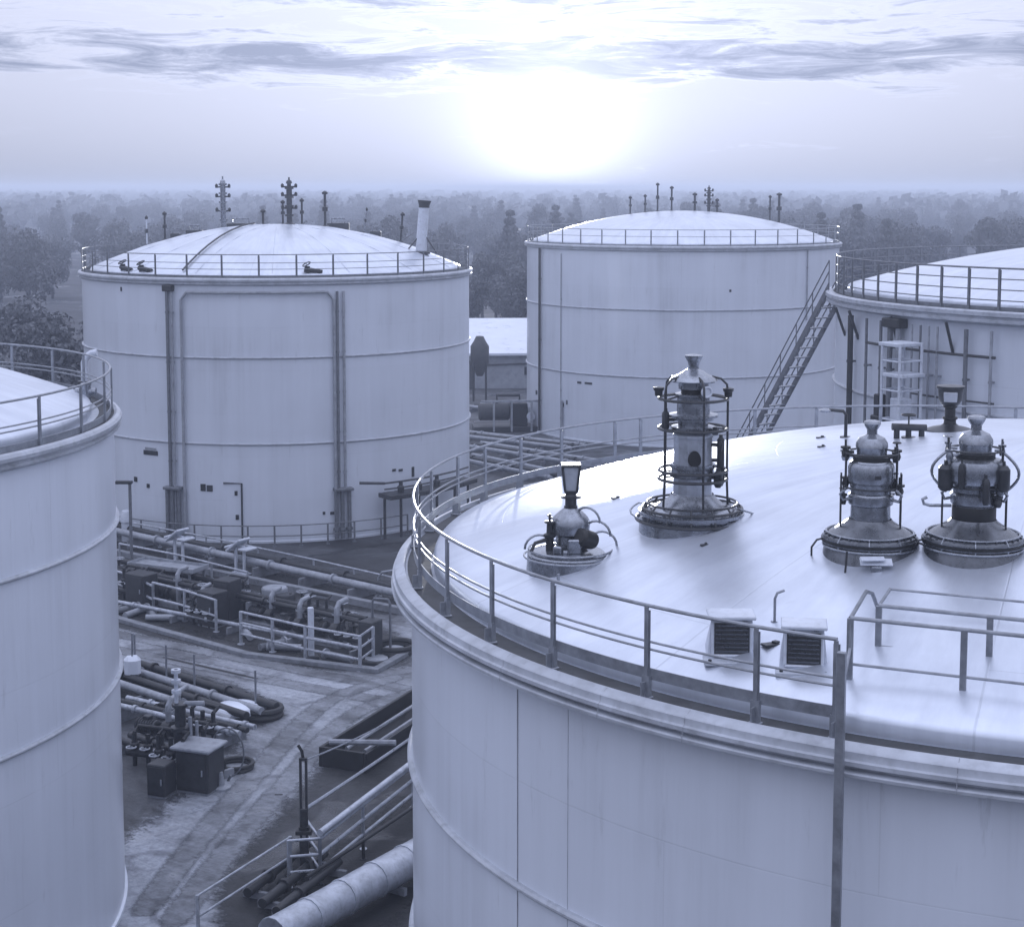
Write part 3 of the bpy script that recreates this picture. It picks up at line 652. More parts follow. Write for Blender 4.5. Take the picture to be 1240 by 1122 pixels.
for s, dd in ((A, 1.15), (B_, 1.1), (A+d*1.3, 1.15), (B_+d*1.3, 1.1), (A+d*L, 1.15), (B_+d*L, 1.1)):
    b = MB(); b.box((s.x-o.x, s.y-o.y, 12.0-o.z-dd/2), (.075, .05, dd), atan2(d.y, d.x), .006); b.box((s.x-o.x, s.y-o.y, 12.0-o.z-dd+.02), (.16, .14, .03), atan2(d.y, d.x)); b.build('post', 'rail', rl)
b = MB(); nrm = Vector((-d.y, d.x, 0)); c = A+d*(L/2)+nrm*.28-o; b.box((c.x, c.y, -.06), (L+.2, 1.0, .05), atan2(d.y, d.x), .006); b.build('deck_plate', 'deck', v)
b = MB(); c = A-nrm*.30-o; b.box((c.x+d.x*.1, c.y+d.y*.1, -.13), (.10, .9, .12), atan2(d.y, d.x), .01); c2 = A+d*(L/2)-nrm*.26-o; b.box((c2.x, c2.y, -.12), (L+.2, .07, .16), atan2(d.y, d.x), .01); b.build('edge_beam', 'rail', v)

# ------------------------------------------------------------------ roof stacks on the other tanks
def dome_top_hit(t, px, py, frac): return None
def stack(label, t, px, py_top, py_foot, w, style, m='steel_dark', back=0.0, lean=0.0):
    """thin stack standing on the dome of t; foot given by pixel, pushed `back` m behind the crown line"""
    y0 = t.cy+back; u = (px-620)/FPX
    x = u*y0; x = u*(y0*cos(PITCH)+3*sin(PITCH))
    rr = hypot(x-t.cx, y0-t.cy)
    zf = dome_z(t, x, y0) if rr < t.Rd else t.zdeck
    zt = PD(px, py_top, y0).z; h = max(.5, zt-zf); k = w
    v = thing('vent_stack', label, 'vent stack', (x, y0, zf-.03))
    b = MB(); b.lathe([(k*1.7, -.05), (k*1.7, .06), (k*1.2, .1), (k*.9, .13)], 14); b.build('foot_flange', 'steel_dark', v)
    if style == 0:       # slim pole with small cap
        b = MB(); b.tube([(0, 0, 0), (lean*h, 0, h)], k*.55, 8); b.build('pole', m, v)
        b = MB(); b.lathe([(0, h-.12), (k*1.1, h-.12), (k*1.3, h-.02), (k*.4, h+.06), (0, h+.08)], 12, (lean*h, 0, 0)); b.build('cap', 'black', v)
        if h > .9: b = MB(); b.lathe([(k*.5, h*.45), (k*1.15, h*.46), (k*1.15, h*.58), (k*.5, h*.6)], 12, (lean*h*.5, 0, 0)); b.build('collar', 'steel_dark', v)
    elif style == 1:     # stepped tower of flanges and valves
        b = MB(); pr = [(k*.9, 0)]; z = .15; n = 0
        while z < h*.78:
            pr += [(k*.85, z), (k*.85, z+.3), (k*1.35, z+.31), (k*1.35, z+.40), (k*.8, z+.41)]; z += .48
        pr += [(k*.6, h*.8), (k*.6, h*.86), (k*.95, h*.87), (k*.8, h*.92), (k*.25, h*.95), (k*.25, h), (0, h)]
        b.lathe(pr, 14); b.build('column', m, v)
        b = MB()
        for zz in (.35, .62, .8):
            b.tube([(-k*2.2, 0, h*zz), (k*2.2, 0, h*zz)], k*.28, 6)
            for s in (-1, 1): b.lathe([(0, 0), (k*.4, 0), (k*.5, .15), (k*.2, .22), (0, .23)], 8, (s*k*2.0, 0, h*zz-.05))
        b.tube([(0, k*1.3, h*.35), (0, k*1.3, h*.8)], k*.2, 6); b.build('valve_arm', 'black', v)
    elif style == 2:     # fat pale leaning duct with dark mouth
        b = MB(); b.tube([(0, 0, 0), (lean*h*.2, 0, h*.3), (lean*h, 0, h*.86)], [k*1.05, k, k], 16); b.build('duct', m, v)
        b = MB(); b.tube([(lean*h, 0, h*.86), (lean*h*1.02, 0, h*.9), (lean*h*1.15, 0, h)], [k*1.02, k*1.0, k*1.3], 16); b.build('mouth', 'black', v)
        b = MB()
        for s in (-1, 1): b.tube([(s*k*3, -.3, .0), (lean*h*.5, 0, h*.4)], .04, 6)
        b.build('stay', 'steel_dark', v)
    return v
stack('stepped dark vent tower on the left big tank, left of its crown', BIG, 271, 213, 262, .17, 1, 'steel', 1.5)
stack('tallest stepped vent tower, standing on the crown of the left big tank', BIG, 351, 214, 270, .18, 1, 'steel_dark', .5)
stack('slim vent pole just right of the crown tower on the left big tank', BIG, 394, 232, 268, .13, 0, 'steel_dark', 1.5)
stack('fat pale duct with dark mouth leaning on the right of the left big tank', BIG, 510, 242, 292, .28, 2, 'white', -1.5, .06)
stack('short pole beside the leaning duct on the left big tank', BIG, 485, 258, 278, .10, 0, 'steel_dark', 1.0, .08)
stack('short knob-headed pole between two stepped towers on the left big tank', BIG, 319, 254, 268, .12, 0, 'black', 2.0)
stack('low pole hugging the right side of the crown tower', BIG, 366, 241, 270, .10, 0, 'black', 2.0)
stack('low pole hugging the left side of the crown tower', BIG, 343, 243, 270, .10, 0, 'steel_dark', 2.0)
stack('pale pole near the left rim of the left big tank', BIG, 200, 257, 290, .10, 0, 'steel_dark', .5)
stack('bare leaning pole right of the slim pole on the left big tank', BIG, 441, 252, 275, .05, 0, 'steel', 2.0, .12)
stack('pale post at the far left rim of the left big tank', BIG, 178, 262, 290, .07, 0, 'white', .3)
for i, (px, yt, w, st, lb) in enumerate(((763, 238, .10, 0, 'short pole at the left end of the stack row on the most distant tank'), (781, 236, .10, 0, 'second short pole from the left on the most distant tank'), (796, 222, .11, 0, 'taller slim stack left of the crown of the most distant tank'), (813, 226, .12, 0, 'slim capped stack right of the taller one, most distant tank'),
                                         (841, 234, .15, 0, 'stout short stack on the crown of the most distant tank'), (858, 224, .14, 1, 'stepped stack right of the crown of the most distant tank'), (868, 241, .12, 0, 'low dark cap right of the stepped stack, most distant tank'), (932, 237, .10, 0, 'left of two short stacks on the right shoulder of the most distant tank'), (943, 234, .17, 0, 'right, darker of two short stacks on the right shoulder of the most distant tank'))):
    stack(lb, FAR, px, yt, 258, w, st, 'steel_dark', 2.0)
# lumps along the rim of the big tank
for px, py, lb in ((380, 322, 'dark valve slumped at the front rim of the left big tank'), (155, 312, 'dark valve at the left front rim of the left big tank'), (178, 312, 'second dark valve, oval, at the left front rim of the left big tank')):
    a = arc_hit(BIG, px, BIG.R-.7); q = Vector((BIG.cx+(BIG.R-.7)*cos(a), BIG.cy+(BIG.R-.7)*sin(a), 12.88))
    v = thing('rim_valve', lb, 'valve', q, a); b = MB(); b.tube([(0, -.4, .25), (0, .45, .1)], .13, 10); b.cyl((0, -.25, -.15), .12, .55, 12); b.cyl((0, .3, -.1), .16, .3, 12); b.build('body', 'black', v)
    b = MB(); b.ring((0, 0, 0), .2, .03, 18); b.tube([(-.2, 0, 0), (.2, 0, 0)], .02, 6); b.build('handwheel', 'steel_dark', v, loc=(0, -.3, .5), rot=(.5, .2, 0))
b = MB(); a = arc_hit(BIG, 222, BIG.R-.6); e = atan2(-.2, -.9); pts = []
for k in range(13):
    q = Vector(((BIG.R-.7)*cos(a), (BIG.R-.7)*sin(a), 0)).lerp(Vector((-1.2, -.4, 0)), k/12); pts.append((q.x, q.y, dome_z(BIG, q.x+BIG.cx, q.y+BIG.cy)+.10))
b.tube(pts, .045, 8); b.build('roof_pipe', 'pipe_dark', BIG.root)
for k in range(16):
    aa = TAU*k/16+.11; b = MB(); b.tube([(r*cos(aa), r*sin(aa), dome_z(BIG, r*cos(aa)+BIG.cx, r*sin(aa)+BIG.cy)+.012) for r in (1.2, 3, 5, 7, 9, BIG.Rd-.1)], .018, 4); b.build('roof_rib', 'white', BIG.root)
for k, (px, bk, w, h, lb) in enumerate(((236, 3.0, .9, .45, 'low dark equipment box left of the stepped tower on the left big tank'), (292, 3.2, 1.5, .4, 'long low dark box between the two stepped towers on the left big tank'), (410, 3.0, 1.2, .45, 'low dark box right of the slim pole on the left big tank'), (455, 2.0, .6, .3, 'small dark box on the right shoulder of the left big tank'), (213, 1.0, .5, .3, 'small grey box on the left shoulder of the left big tank'))):
    y0 = BIG.cy+bk; x = (px-620)/FPX*(y0*cos(PITCH)+3*sin(PITCH)); v = thing('equipment_box', lb, 'equipment box', (x, y0, dome_z(BIG, x, y0)-.04)); b = MB(); b.box((0, 0, h/2), (w, .5, h), 0, .03); b.build('housing', 'steel_dark', v); b = MB(); b.tube([(-w*.3, 0, h), (-w*.3, 0, h+.25), (w*.3, 0, h+.25), (w*.3, 0, h)], .04, 6); b.build('pipe', 'steel', v)
# box vents on left tank roof
p = P(102, 446, 12.3)
v = thing('elbow_vent', 'pale elbow pipe on the roof of the tank at the left edge', 'roof vent', (p.x, p.y, 12.0)); b = MB()
b.tube([(0, 0, -.1), (0, 0, .45), (.06, 0, .6), (.2, 0, .7), (.34, 0, .72)], .09, 10); b.build('elbow', 'white', v); b = MB(); b.cyl((0, 0, -.15), .17, .12); b.build('foot_flange', 'steel_dark', v)
p = P(104, 476, 12.0)
v = thing('rim_valve', 'grey valve block by the railing of the tank at the left edge', 'valve', (p.x, p.y, 11.9)); b = MB(); b.cyl((0, 0, -.1), .12, .45); b.tube([(-.25, 0, .15), (.25, 0, .15)], .09, 10); b.build('body', 'steel', v)

# stair down from the right tank
v = thing('steel_stair', 'steep dark steel stair leaning from the right tank walkway down past the distant tank', 'stair', (11.5, 60.0, 13.25))
run = Vector((-.6, .8, 0)); perp = Vector((.8, .6, 0)); H = 13.2; Lr = H/1.53
for k in (0, 1):
    b = MB(); s = perp*(k*.95)
    e = run*Lr+Vector((0, 0, -H))
    n = Vector((0, 0, 1)); vs = []
    for q, zz in ((s, .28), (s, -.05), (s+e, -.0), (s+e, .30)):
        pass
    up = Vector((0, 0, .34)); th = perp*.06
    vs = [s, s+up, s+e+up, s+e, s+th, s+up+th, s+e+up+th, s+e+th]
    b.add(vs, [(0, 1, 2, 3), (7, 6, 5, 4), (0, 4, 5, 1), (1, 5, 6, 2), (2, 6, 7, 3), (3, 7, 4, 0)]); b.build('stringer', 'rail_dark', v)
NT_ = 34
for k in range(1, NT_):
    q = run*(Lr*k/NT_)+Vector((0, 0, -H*k/NT_+.15)); b = MB(); c = q+perp*.5; b.box(c, (.22, .88, .04), atan2(run.y, run.x)); b.build('tread', 'rail', v)
for k in (0, 1):
    b = MB(); s = perp*(k*.95+.03); e = run*Lr+Vector((0, 0, -H))
    for zz in (1.15, .75): b.tube([s+Vector((0, 0, zz)), s+e+Vector((0, 0, zz))], .024, 6)
    for j in range(12):
        q = s+e*(j/11); b.tube([q+Vector((0, 0, .2)), q+Vector((0, 0, 1.15))], .02, 6)
    b.build('handrail', 'rail_dark', v)
# white stepped inspection ladder in front of the right tank
a = arc_hit(RIGHT, 1120); q = Vector((RIGHT.cx+(RIGHT.R+1.1)*cos(a), RIGHT.cy+(RIGHT.R+1.1)*sin(a), 0))
v = thing('inspection_tower', 'slender white stepped inspection tower in front of the right tank', 'scaffold tower', q, a)
b = MB()
for sx in (-.45, .45):
    for sy in (-.4, .4): b.tube([(sx, sy, 0), (sx, sy, 12.2)], .05, 6)
for k in range(13):
    z = .6+.92*k
    for sx in (-.45, .45): b.tube([(sx, -.4, z), (sx, .4, z)], .03, 6)
    for sy in (-.4, .4): b.tube([(-.45, sy, z), (.45, sy, z)], .03, 6)
b.build('frame', 'white', v)
for k, z in enumerate((12.15, 11.2, 8.9, 8.4, 5.5, 3.0)):
    b = MB(); b.box((.0, .1 if k % 2 else -.1, z), (.98, .9, .12), 0, .02); b.build('platform', 'white', v)
b = MB(); b.box((0, 0, 10.0), (.5, .45, .9), 0, .02); b.build('instrument_box', 'white', v)

# ------------------------------------------------------------------ ground and yard
def sheet(name, poly, z, m, kind='structure', label=None, soft=1.2):
    """ground surface whose worn rim thins out over `soft` metres"""
    pts = []
    for k in range(len(poly)):
        p, q = Vector(poly[k][:2]), Vector(poly[(k+1) % len(poly)][:2]); n = max(1, int((q-p).length/1.2))
        pts += [p.lerp(q, j/n) for j in range(n)]
    for it in range(3): pts = [(pts[i-1]+pts[i]*2+pts[(i+1) % len(pts)])/4 for i in range(len(pts))]
    N = len(pts); area = sum(pts[i-1].x*pts[i].y-pts[i].x*pts[i-1].y for i in range(N)); sg = 1 if area > 0 else -1
    out = []
    for i in range(N):
        d = pts[(i+1) % N]-pts[i-1]
        if d.length < 1e-6: d = Vector((1, 0))
        d.normalize(); out.append(pts[i]+Vector((d.y, -d.x))*(soft*sg))
    b = MB(); b.add([(w.x, w.y, z) for w in pts]+[(w.x, w.y, z) for w in out], [tuple(range(N))]+[(i, (i+1) % N, (i+1) % N+N, i+N) for i in range(N)])
    o = b.build(name, m); o['kind'] = kind
    at = o.data.attributes.new('wear', 'FLOAT', 'POINT'); at.data.foreach_set('value', [1.0]*N+[0.0]*N)
    if label: o['label'] = label
    return o
def ground_mat(name, v, dark, sc, stain=(.45, .62), worn=False, ang=36):
    m = bpy.data.materials.new(name); m.use_nodes = True; t = NT(m.node_tree); bs = m.node_tree.nodes['Principled BSDF']
    tc = t.n('ShaderNodeTexCoord'); rot0 = t.n('ShaderNodeMapping'); t.l(tc.outputs['Object'], rot0.inputs[0]); rot0.inputs['Rotation'].default_value = (0, 0, radians(ang)); rot = t.n('ShaderNodeMapping'); t.l(rot0.outputs[0], rot.inputs[0]); rot.inputs['Scale'].default_value = (.2, 1, 1)
    n1 = t.n('ShaderNodeTexNoise'); n1.inputs['Scale'].default_value = sc; n1.inputs['Detail'].default_value = 10; n1.inputs['Roughness'].default_value = .68; n1.inputs['Distortion'].default_value = .8
    t.l(rot.outputs[0], n1.inputs['Vector'])
    n2 = t.n('ShaderNodeTexNoise'); n2.inputs['Scale'].default_value = sc*.45; n2.inputs['Detail'].default_value = 8; n2.inputs['Distortion'].default_value = 1.6; t.l(tc.outputs['Object'], n2.inputs['Vector'])
    n3 = t.n('ShaderNodeTexNoise'); n3.inputs['Scale'].default_value = 5; n3.inputs['Detail'].default_value = 8; n3.inputs['Roughness'].default_value = .75; t.l(tc.outputs['Object'], n3.inputs['Vector'])
    n4 = t.n('ShaderNodeTexNoise'); n4.inputs['Scale'].default_value = 1.1; n4.inputs['Detail'].default_value = 12; n4.inputs['Roughness'].default_value = .8; n4.inputs['Distortion'].default_value = 1.2; t.l(rot.outputs[0], n4.inputs['Vector'])
    f = t.math('ADD', t.math('ADD', t.math('MULTIPLY', n1.outputs[0], .42), t.math('MULTIPLY', n2.outputs[0], .30)), t.math('MULTIPLY', n4.outputs[0], .28))
    col = t.ramp(f, [(stain[0]-.03, T(dark)), (stain[0]+.035, T((dark+v)*.42)), (stain[1], T(v))])
    col = t.mixc(.6, col, t.ramp(n3.outputs[0], [(.32, (.22, .22, .22)), (.62, (1, 1, 1))]), 'MULTIPLY')
    n5 = t.n('ShaderNodeTexNoise'); n5.inputs['Scale'].default_value = .85; n5.inputs['Detail'].default_value = 4; n5.inputs['Distortion'].default_value = 1.0; t.l(rot0.outputs[0], n5.inputs['Vector'])
    col = t.mixc(.7, col, t.ramp(n5.outputs[0], [(.54, (1, 1, 1)), (.66, (.34, .34, .36))]), 'MULTIPLY')
    pud = t.ramp(n2.outputs[0], [(.60, (0, 0, 0)), (.66, (1, 1, 1))])
    t.l(col, bs.inputs['Base Color'])
    t.l(t.math('SUBTRACT', t.math('MULTIPLY_ADD', f, .5, .45), t.math('MULTIPLY', pud, .45)), bs.inputs['Roughness'])
    b = t.n('ShaderNodeBump'); b.inputs['Strength'].default_value = .5; b.inputs['Distance'].default_value = .06; t.l(n3.outputs[0], b.inputs['Height']); t.l(b.outputs[0], bs.inputs['Normal'])
    if worn:
        at = t.n('ShaderNodeAttribute', attribute_name='wear'); tr = t.n('ShaderNodeBsdfTransparent'); mx = t.n('ShaderNodeMixShader')
        k = t.math('ADD', at.outputs['Fac'], t.math('MULTIPLY', t.math('SUBTRACT', t.math('ADD', t.math('MULTIPLY', n4.outputs[0], .5), t.math('MULTIPLY', n3.outputs[0], .5)), .5), 2.6))
        t.l(t.ramp(k, [(.30, (0, 0, 0)), (.75, (1, 1, 1))]), mx.inputs[0]); t.l(tr.outputs[0], mx.inputs[1]); t.l(bs.outputs[0], mx.inputs[2])
        t.l(mx.outputs[0], m.node_tree.nodes['Material Output'].inputs['Surface'])
    return m
M['ground'] = ground_mat('ground_dirt', .15, .022, .25, (.45, .59))
M['road'] = ground_mat('road_surface', .50, .13, .30, (.42, .55), True)
M['dark_patch'] = ground_mat('dark_ground', .07, .010, .5, (.46, .60), True)  # darker patches of yard ground, blotched by noise
M['track'] = ground_mat('tyre_track', .32, .10, .6, (.42, .56), True)
M['pit'] = ground_mat('dark_floor', .022, .005, .5, (.46, .62), True)  # near-black sheets below the pipe rows, in the pump bay and sump
M['trough'] = mat('trough_iron', .02, .5, .2, .5, 3)
b = MB(); n = 64
b.add([(0, 0, 0)]+[(6000*cos(TAU*k/n), 6000*sin(TAU*k/n), 0) for k in range(n)], [(0, k+1, (k+1) % n+1) for k in range(n)])
g = b.build('ground', 'ground'); g['kind'] = 'structure'
def pl(*pp): return [P(x, y, 0) for x, y in pp]
sheet('road', pl((-60, 690), (145, 745), (330, 797), (440, 822), (500, 815), (640, 780), (640, 1000), (470, 915), (380, 985), (300, 1085), (240, 1160), (60, 1160), (120, 1060), (250, 960), (330, 890), (330, 862), (250, 835), (145, 800), (-60, 760)), .005, 'road')
sheet('road', pl((180, 675), (330, 705), (500, 745), (640, 770), (640, 800), (500, 800), (460, 768), (330, 722), (260, 700)), .004, 'road')
sheet('pavement', pl((90, 690), (200, 690), (255, 712), (330, 724), (470, 768), (496, 795), (455, 815), (300, 795), (145, 752), (90, 740)), .009, 'dark_patch')
sheet('pavement', pl((120, 806), (200, 812), (320, 852), (345, 868), (335, 885), (250, 880), (150, 850)), .008, 'dark_patch')
sheet('pavement', pl((270, 1080), (370, 985), (400, 935), (500, 860), (640, 800), (640, 1180), (330, 1180)), .010, 'dark_patch')
sheet('pavement', pl((300, 690), (480, 660), (640, 640), (640, 700), (490, 706)), .0075, 'dark_patch')

def ribbon(name, pix, w, z, m):
    c = [P(x, y, 0) for x, y in pix]; pts = []
    for i in range(len(c)-1):       # Catmull-Rom through the track points
        p0, p1, p2, p3 = c[max(i-1, 0)], c[i], c[i+1], c[min(i+2, len(c)-1)]
        for k in range(8):
            u = k/8; pts.append(.5*((2*p1)+(p2-p0)*u+(2*p0-5*p1+4*p2-p3)*u*u+(3*p1-p0-3*p2+p3)*u**3))
    L, Rr = [], []
    for i, p in enumerate(pts):
        d = (pts[min(i+1, len(pts)-1)]-pts[max(i-1, 0)]); d.z = 0; d.normalize(); n = Vector((-d.y, d.x, 0)); L.append(p+n*w/2); Rr.append(p-n*w/2)
    return sheet(name, [(v.x, v.y) for v in L]+[(v.x, v.y) for v in reversed(Rr)], z, m, soft=.35)
TRK = [(120, 782), (240, 806), (340, 826), (425, 842), (500, 856), (580, 890)]
ribbon('road', TRK, .42, .0115, 'track'); ribbon('road', [(x, y-19) for x, y in TRK], .42, .0115, 'track')
TRK = [(520, 832), (440, 858), (392, 896), (350, 945), (300, 1000), (250, 1062), (200, 1130)]
ribbon('road', TRK, .4, .0125, 'track'); ribbon('road', [(x-34, y-14) for x, y in TRK], .4, .0125, 'track')
for a_, b_ in (((300, 962), (375, 962)), ((180, 792), (330, 826))):     # slab joints
    p_, q_ = P(*a_), P(*b_); d_ = (q_-p_).normalized(); n_ = Vector((-d_.y, d_.x, 0))*.05
    sheet('pavement', [p_+n_, q_+n_, q_-n_, p_-n_], .0135, 'pit', soft=.08)
def bar(b, p, q, r, n=8): b.tube([p, q], r, n)
def guard(label, pts, h=1.1, rails=3, step=2.0, r=.035, m='yard_rail', group=None, pr=.045, feet=True):
    """run of guard rail along ground points"""
    o = Vector(pts[0]); o.z = 0
    v = thing('guard_rail', label, 'guard rail', o, 0, group)
    b = MB(); L = [Vector((p[0], p[1], 0))-o for p in pts]
    for k in range(rails): b.tube([p+Vector((0, 0, h*(1-k/rails))) for p in L], r, 8)
    rl = b.build('rails', m, v)
    pm = None
    for i in range(len(L)-1):
        n = max(1, round((L[i+1]-L[i]).length/step))
        for j in range(n+(1 if i == len(L)-2 else 0)):
            q = L[i].lerp(L[i+1], j/n)
            if pm is None:
                b = MB(); b.tube([(0, 0, 0), (0, 0, h+.02)], pr, 8)
                if feet: b.cyl((0, 0, 0), pr*2.2, .03, 10)
                o2 = b.build('post', m, v); pm = o2
            else: o2 = pm.copy(); C.objects.link(o2)
            o2.location = q
    return v
def piperun(label, p, q, r, z, m='pipe', step=3.5, n=1, gap=.45, bands=False, name='pipe_run'):
    p = Vector((p[0], p[1], 0)); q = Vector((q[0], q[1], 0)); d = (q-p); L = d.length; d.normalize(); pe = Vector((-d.y, d.x, 0))
    v = thing(name, label, 'pipes', p)
    for k in range(n):
        b = MB(); s = pe*((k-(n-1)/2)*gap)+Vector((0, 0, z)); b.tube([s, s+d*L], r, 14)
        if bands:
            for j in range(int(L/1.2)+1): b.tube([s+d*(j*1.2), s+d*(j*1.2+.10)], r+.025, 14)
        else:
            for j in range(int(L/4)+1): b.tube([s+d*min(L-.15, j*4+1), s+d*min(L-.05, j*4+1.12)], r*1.5, 12)
        b.build('pipe', m if (k % 2 == 0 or bands) else 'pipe_dark', v)
    for j in range(int(L/step)+1):
        b = MB(); c = d*(j*step+.4); b.box((c.x, c.y, (z-r)/2), (.12, n*gap+.2, max(.05, z-r)), atan2(d.y, d.x)); b.build('support', 'concrete', v)
    return v
def wall_strip(label, pts, h, w, m='concrete', name='kerb_wall', cat='kerb'):
    o = Vector(pts[0]); o.z = 0; v = thing(name, label, cat, o)
    b = MB()
    for i in range(len(pts)-1):
        a = Vector((*pts[i][:2], 0))-o; c = Vector((*pts[i+1][:2], 0))-o; d = c-a; e = (a+c)/2
        b.box((e.x, e.y, h/2+.001*i), (d.length+w*(.98 if i else 1), w, h+.002*i), atan2(d.y, d.x), .015)
    b.build('kerb', m, v); return v

# fence at the foot of the big tank
def ringpts(t, pxs, off):
    out = []
    for px in pxs:
        a = arc_hit(t, px); out.append((t.cx+(t.R+off)*cos(a), t.cy+(t.R+off)*sin(a), 0))
    return out
guard('thin dark fence curving round the foot of the left big tank', ringpts(BIG, [150, 180, 210, 240, 270, 300, 330, 360, 390, 420, 450, 480], .8), 1.0, 2, 2.0, .028, 'rail_dark')
# pipe platform on the right flank of the big tank
q = ringpts(BIG, [452, 470, 490, 510, 530, 545], 1.0)
v = thing('valve_platform', 'dark raised valve platform hugging the right flank of the left big tank', 'platform', q[0]); o = Vector(q[0]); b = MB()
for i in range(len(q)-1):
    a = Vector(q[i])-o; c = Vector(q[i+1])-o; e = (a+c)/2; b.box((e.x, e.y, 2.1+.002*i), ((c-a).length+.05, 1.1, .22), atan2((c-a).y, (c-a).x), .02)
b.build('deck_plate', 'pipe_dark', v)
b = MB(); b.tube([Vector(s)-o+Vector((0, 0, 2.75)) for s in q], .05, 8); b.tube([Vector(s)-o+Vector((0, 0, 2.45)) for s in q], .04, 8); w0 = Vector(q[0])-o; b.tube([w0+Vector((-1.2, -.2, 2.8)), w0+Vector((0, 0, 2.75))], .07, 8); b.build('handrail', 'steel_dark', v)
for s in q:
    b = MB(); s = Vector(s)-o; b.tube([(s.x, s.y, 0), (s.x, s.y, 2.05)], .07, 8); b.build('leg', 'steel_dark', v)
for k, s in enumerate(q[1:4]):
    b = MB(); s = Vector(s)-o; b.lathe([(0, 0), (.16, 0), (.18, .3), (.1, .36), (.1, .5), (0, .52)], 12, (s.x, s.y, 2.2)); b.build('valve', 'steel_dark', v)

# pipe rack row nearest the big tank
pA, pB = P(120, 650, 0), P(505, 738, 0)
piperun('two long pale pipes on low supports running right from the left big tank front', pA, pB, .16, .62, 'pipe', 3.0, 2, .7)
pA2, pB2 = P(120, 668, 0), P(500, 746, 0)
wall_strip('long low concrete kerb beside the pale pipe pair', [pA2, pB2], .28, .3)
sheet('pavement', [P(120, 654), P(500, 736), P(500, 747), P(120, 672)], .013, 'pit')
guard('long two-rail barrier running above the pale pipe pair', [P(140, 652), P(250, 674), P(380, 703), P(480, 727)], .95, 2, 3.2, .04)
piperun('single dark pipe on the ground between the pale pipes and the pump bay', P(145, 690), P(300, 726), .13, .45, 'pipe_dark', 3.0)
guard('two-rail barrier along the near side of the single dark pipe', [P(145, 676), P(215, 690), P(300, 712)], .7, 1, 3.0, .05)
# small hoop barrier at the pipe end
p = P(467, 724); v = thing('hoop_barrier', 'small pale hoop barrier at the right end of the pipe pair', 'barrier', p); b = MB()
b.tube([(-.3, 0, 0), (-.3, 0, .85), (-.15, 0, 1.1), (.3, -.1, 1.2), (1.2, -.3, 1.2)], .05, 8); b.build('hoop', 'rail', v); b = MB(); b.box((-.3, 0, .05), (.3, .3, .1), 0, .01); b.build('foot', 'concrete', v)
# step-over stiles
def stile(label, px, py, mir):
    p = P(px, py); v = thing('pipe_stile', label, 'stile', p, -.6)
    for s in (-1, 1):
        b = MB(); b.add([(.1*s-.5*mir, -.02, 1.45), (.1*s+.25*mir, -.02, .95)]+[(.1*s-.5*mir, .6, 1.5), (.1*s+.25*mir, .6, 1.0)], []) if False else None
        b.box((.25*s, 0, .6), (.11, .11, 1.2), 0, .01); b.build('leg', 'white', v)
    b = MB(); b.box((.12*mir, 0, 1.33), (1.0, .75, .10), 0, .02, 0, .62*mir); b.build('tread_plate', 'white', v)
    b = MB(); b.tube([(-.9, 0, 1.1), (-.3, 0, 1.3), (.3, 0, 1.25)], .06, 8); b.box((-.45*mir, 0, 1.2), (.5, .7, .09), 0, .02); b.build('step', 'white', v)
    b = MB(); b.box((0, 0, .04), (.9, .5, .08), 0, .01); b.build('foot', 'white', v)
    return v
stile('white step-over stile left of the pair, in front of the big tank downpipes', 217, 682, -1)
stile('white slanted step-over stile further right along the pale pipe pair', 291, 695, -1)
p = P(153, 655); v = thing('marker_bollard', 'stubby white bollard tucked against the left edge tank', 'bollard', p); b = MB(); b.lathe([(.22, 0), (.22, .9), (.26, .95), (.26, 1.3), (.18, 1.5), (0, 1.55)], 16); b.build('bollard_body', 'white', v)
p = P(160, 705); v = thing('lamp_post', 'thin grey pole rising left of the white stiles', 'pole', p); b = MB(); b.tube([(0, 0, 0), (0, 0, 4.4)], .07, 8); b.build('pole', 'rail_dark', v); b = MB(); b.box((0, 0, .1), (.4, .4, .2), .3, .02); b.build('foot', 'concrete', v); b = MB(); b.box((-.25, 0, 4.4), (.75, .22, .14), 0, .03); b.build('lamp_head', 'steel_dark', v)

# pump bay
bay = [P(100, 735), P(145, 752), P(300, 795), P(455, 814), P(492, 793)]
wall_strip('low kerb round the near side of the dark pump bay', bay, .16, .3)
sheet('pavement', pl((110, 700), (200, 697), (255, 716), (330, 730), (440, 768), (452, 790), (430, 798), (310, 778), (145, 735)), .014, 'pit')
guard('three-rail pale guard rail at the right end of the pump bay', [P(292, 780), P(370, 799), P(436, 812), P(452, 800)], 1.25, 3, 1.9, .05, pr=.065)
guard('two-rail guard rail in the middle of the pump bay', [P(186, 742), P(224, 752), P(262, 765)], 1.25, 2, 2.0, .05, pr=.06)
guard('guard rail stub at the left end of the pump bay', [P(140, 722), P(160, 728), P(186, 742)], 1.1, 2, 1.8, .05, pr=.06)
def cabinet(label, px, py, w, d, h, rz, m='cabinet', lid=False):
    p = P(px, py); v = thing('control_cabinet', label, 'cabinet', p, rz); b = MB(); b.box((0, 0, h/2+.06), (w, d, h), 0, .03); b.build('body', m, v)
    b = MB(); b.box((0, -d/2-.012, h/2+.06), (w*.84, .02, h*.86), 0, .006); b.build('door', m, v)
    b = MB(); b.box((w*.32, -d/2-.04, h*.55), (.04, .04, .18), 0, .006); b.build('handle', 'steel_light', v)
    b = MB(); b.box((0, 0, .03), (w*.95, d*.95, .06)); b.build('plinth', 'concrete', v)
    if lid: b = MB(); b.box((0, -.05, h+.11), (w+.22, d+.2, .10), 0, .03); b.build('lid', 'pipe', v)
    return v
cabinet('dark pump cabinet left of a second one in the pump bay', 258, 757, .95, .8, 1.35, -.65)
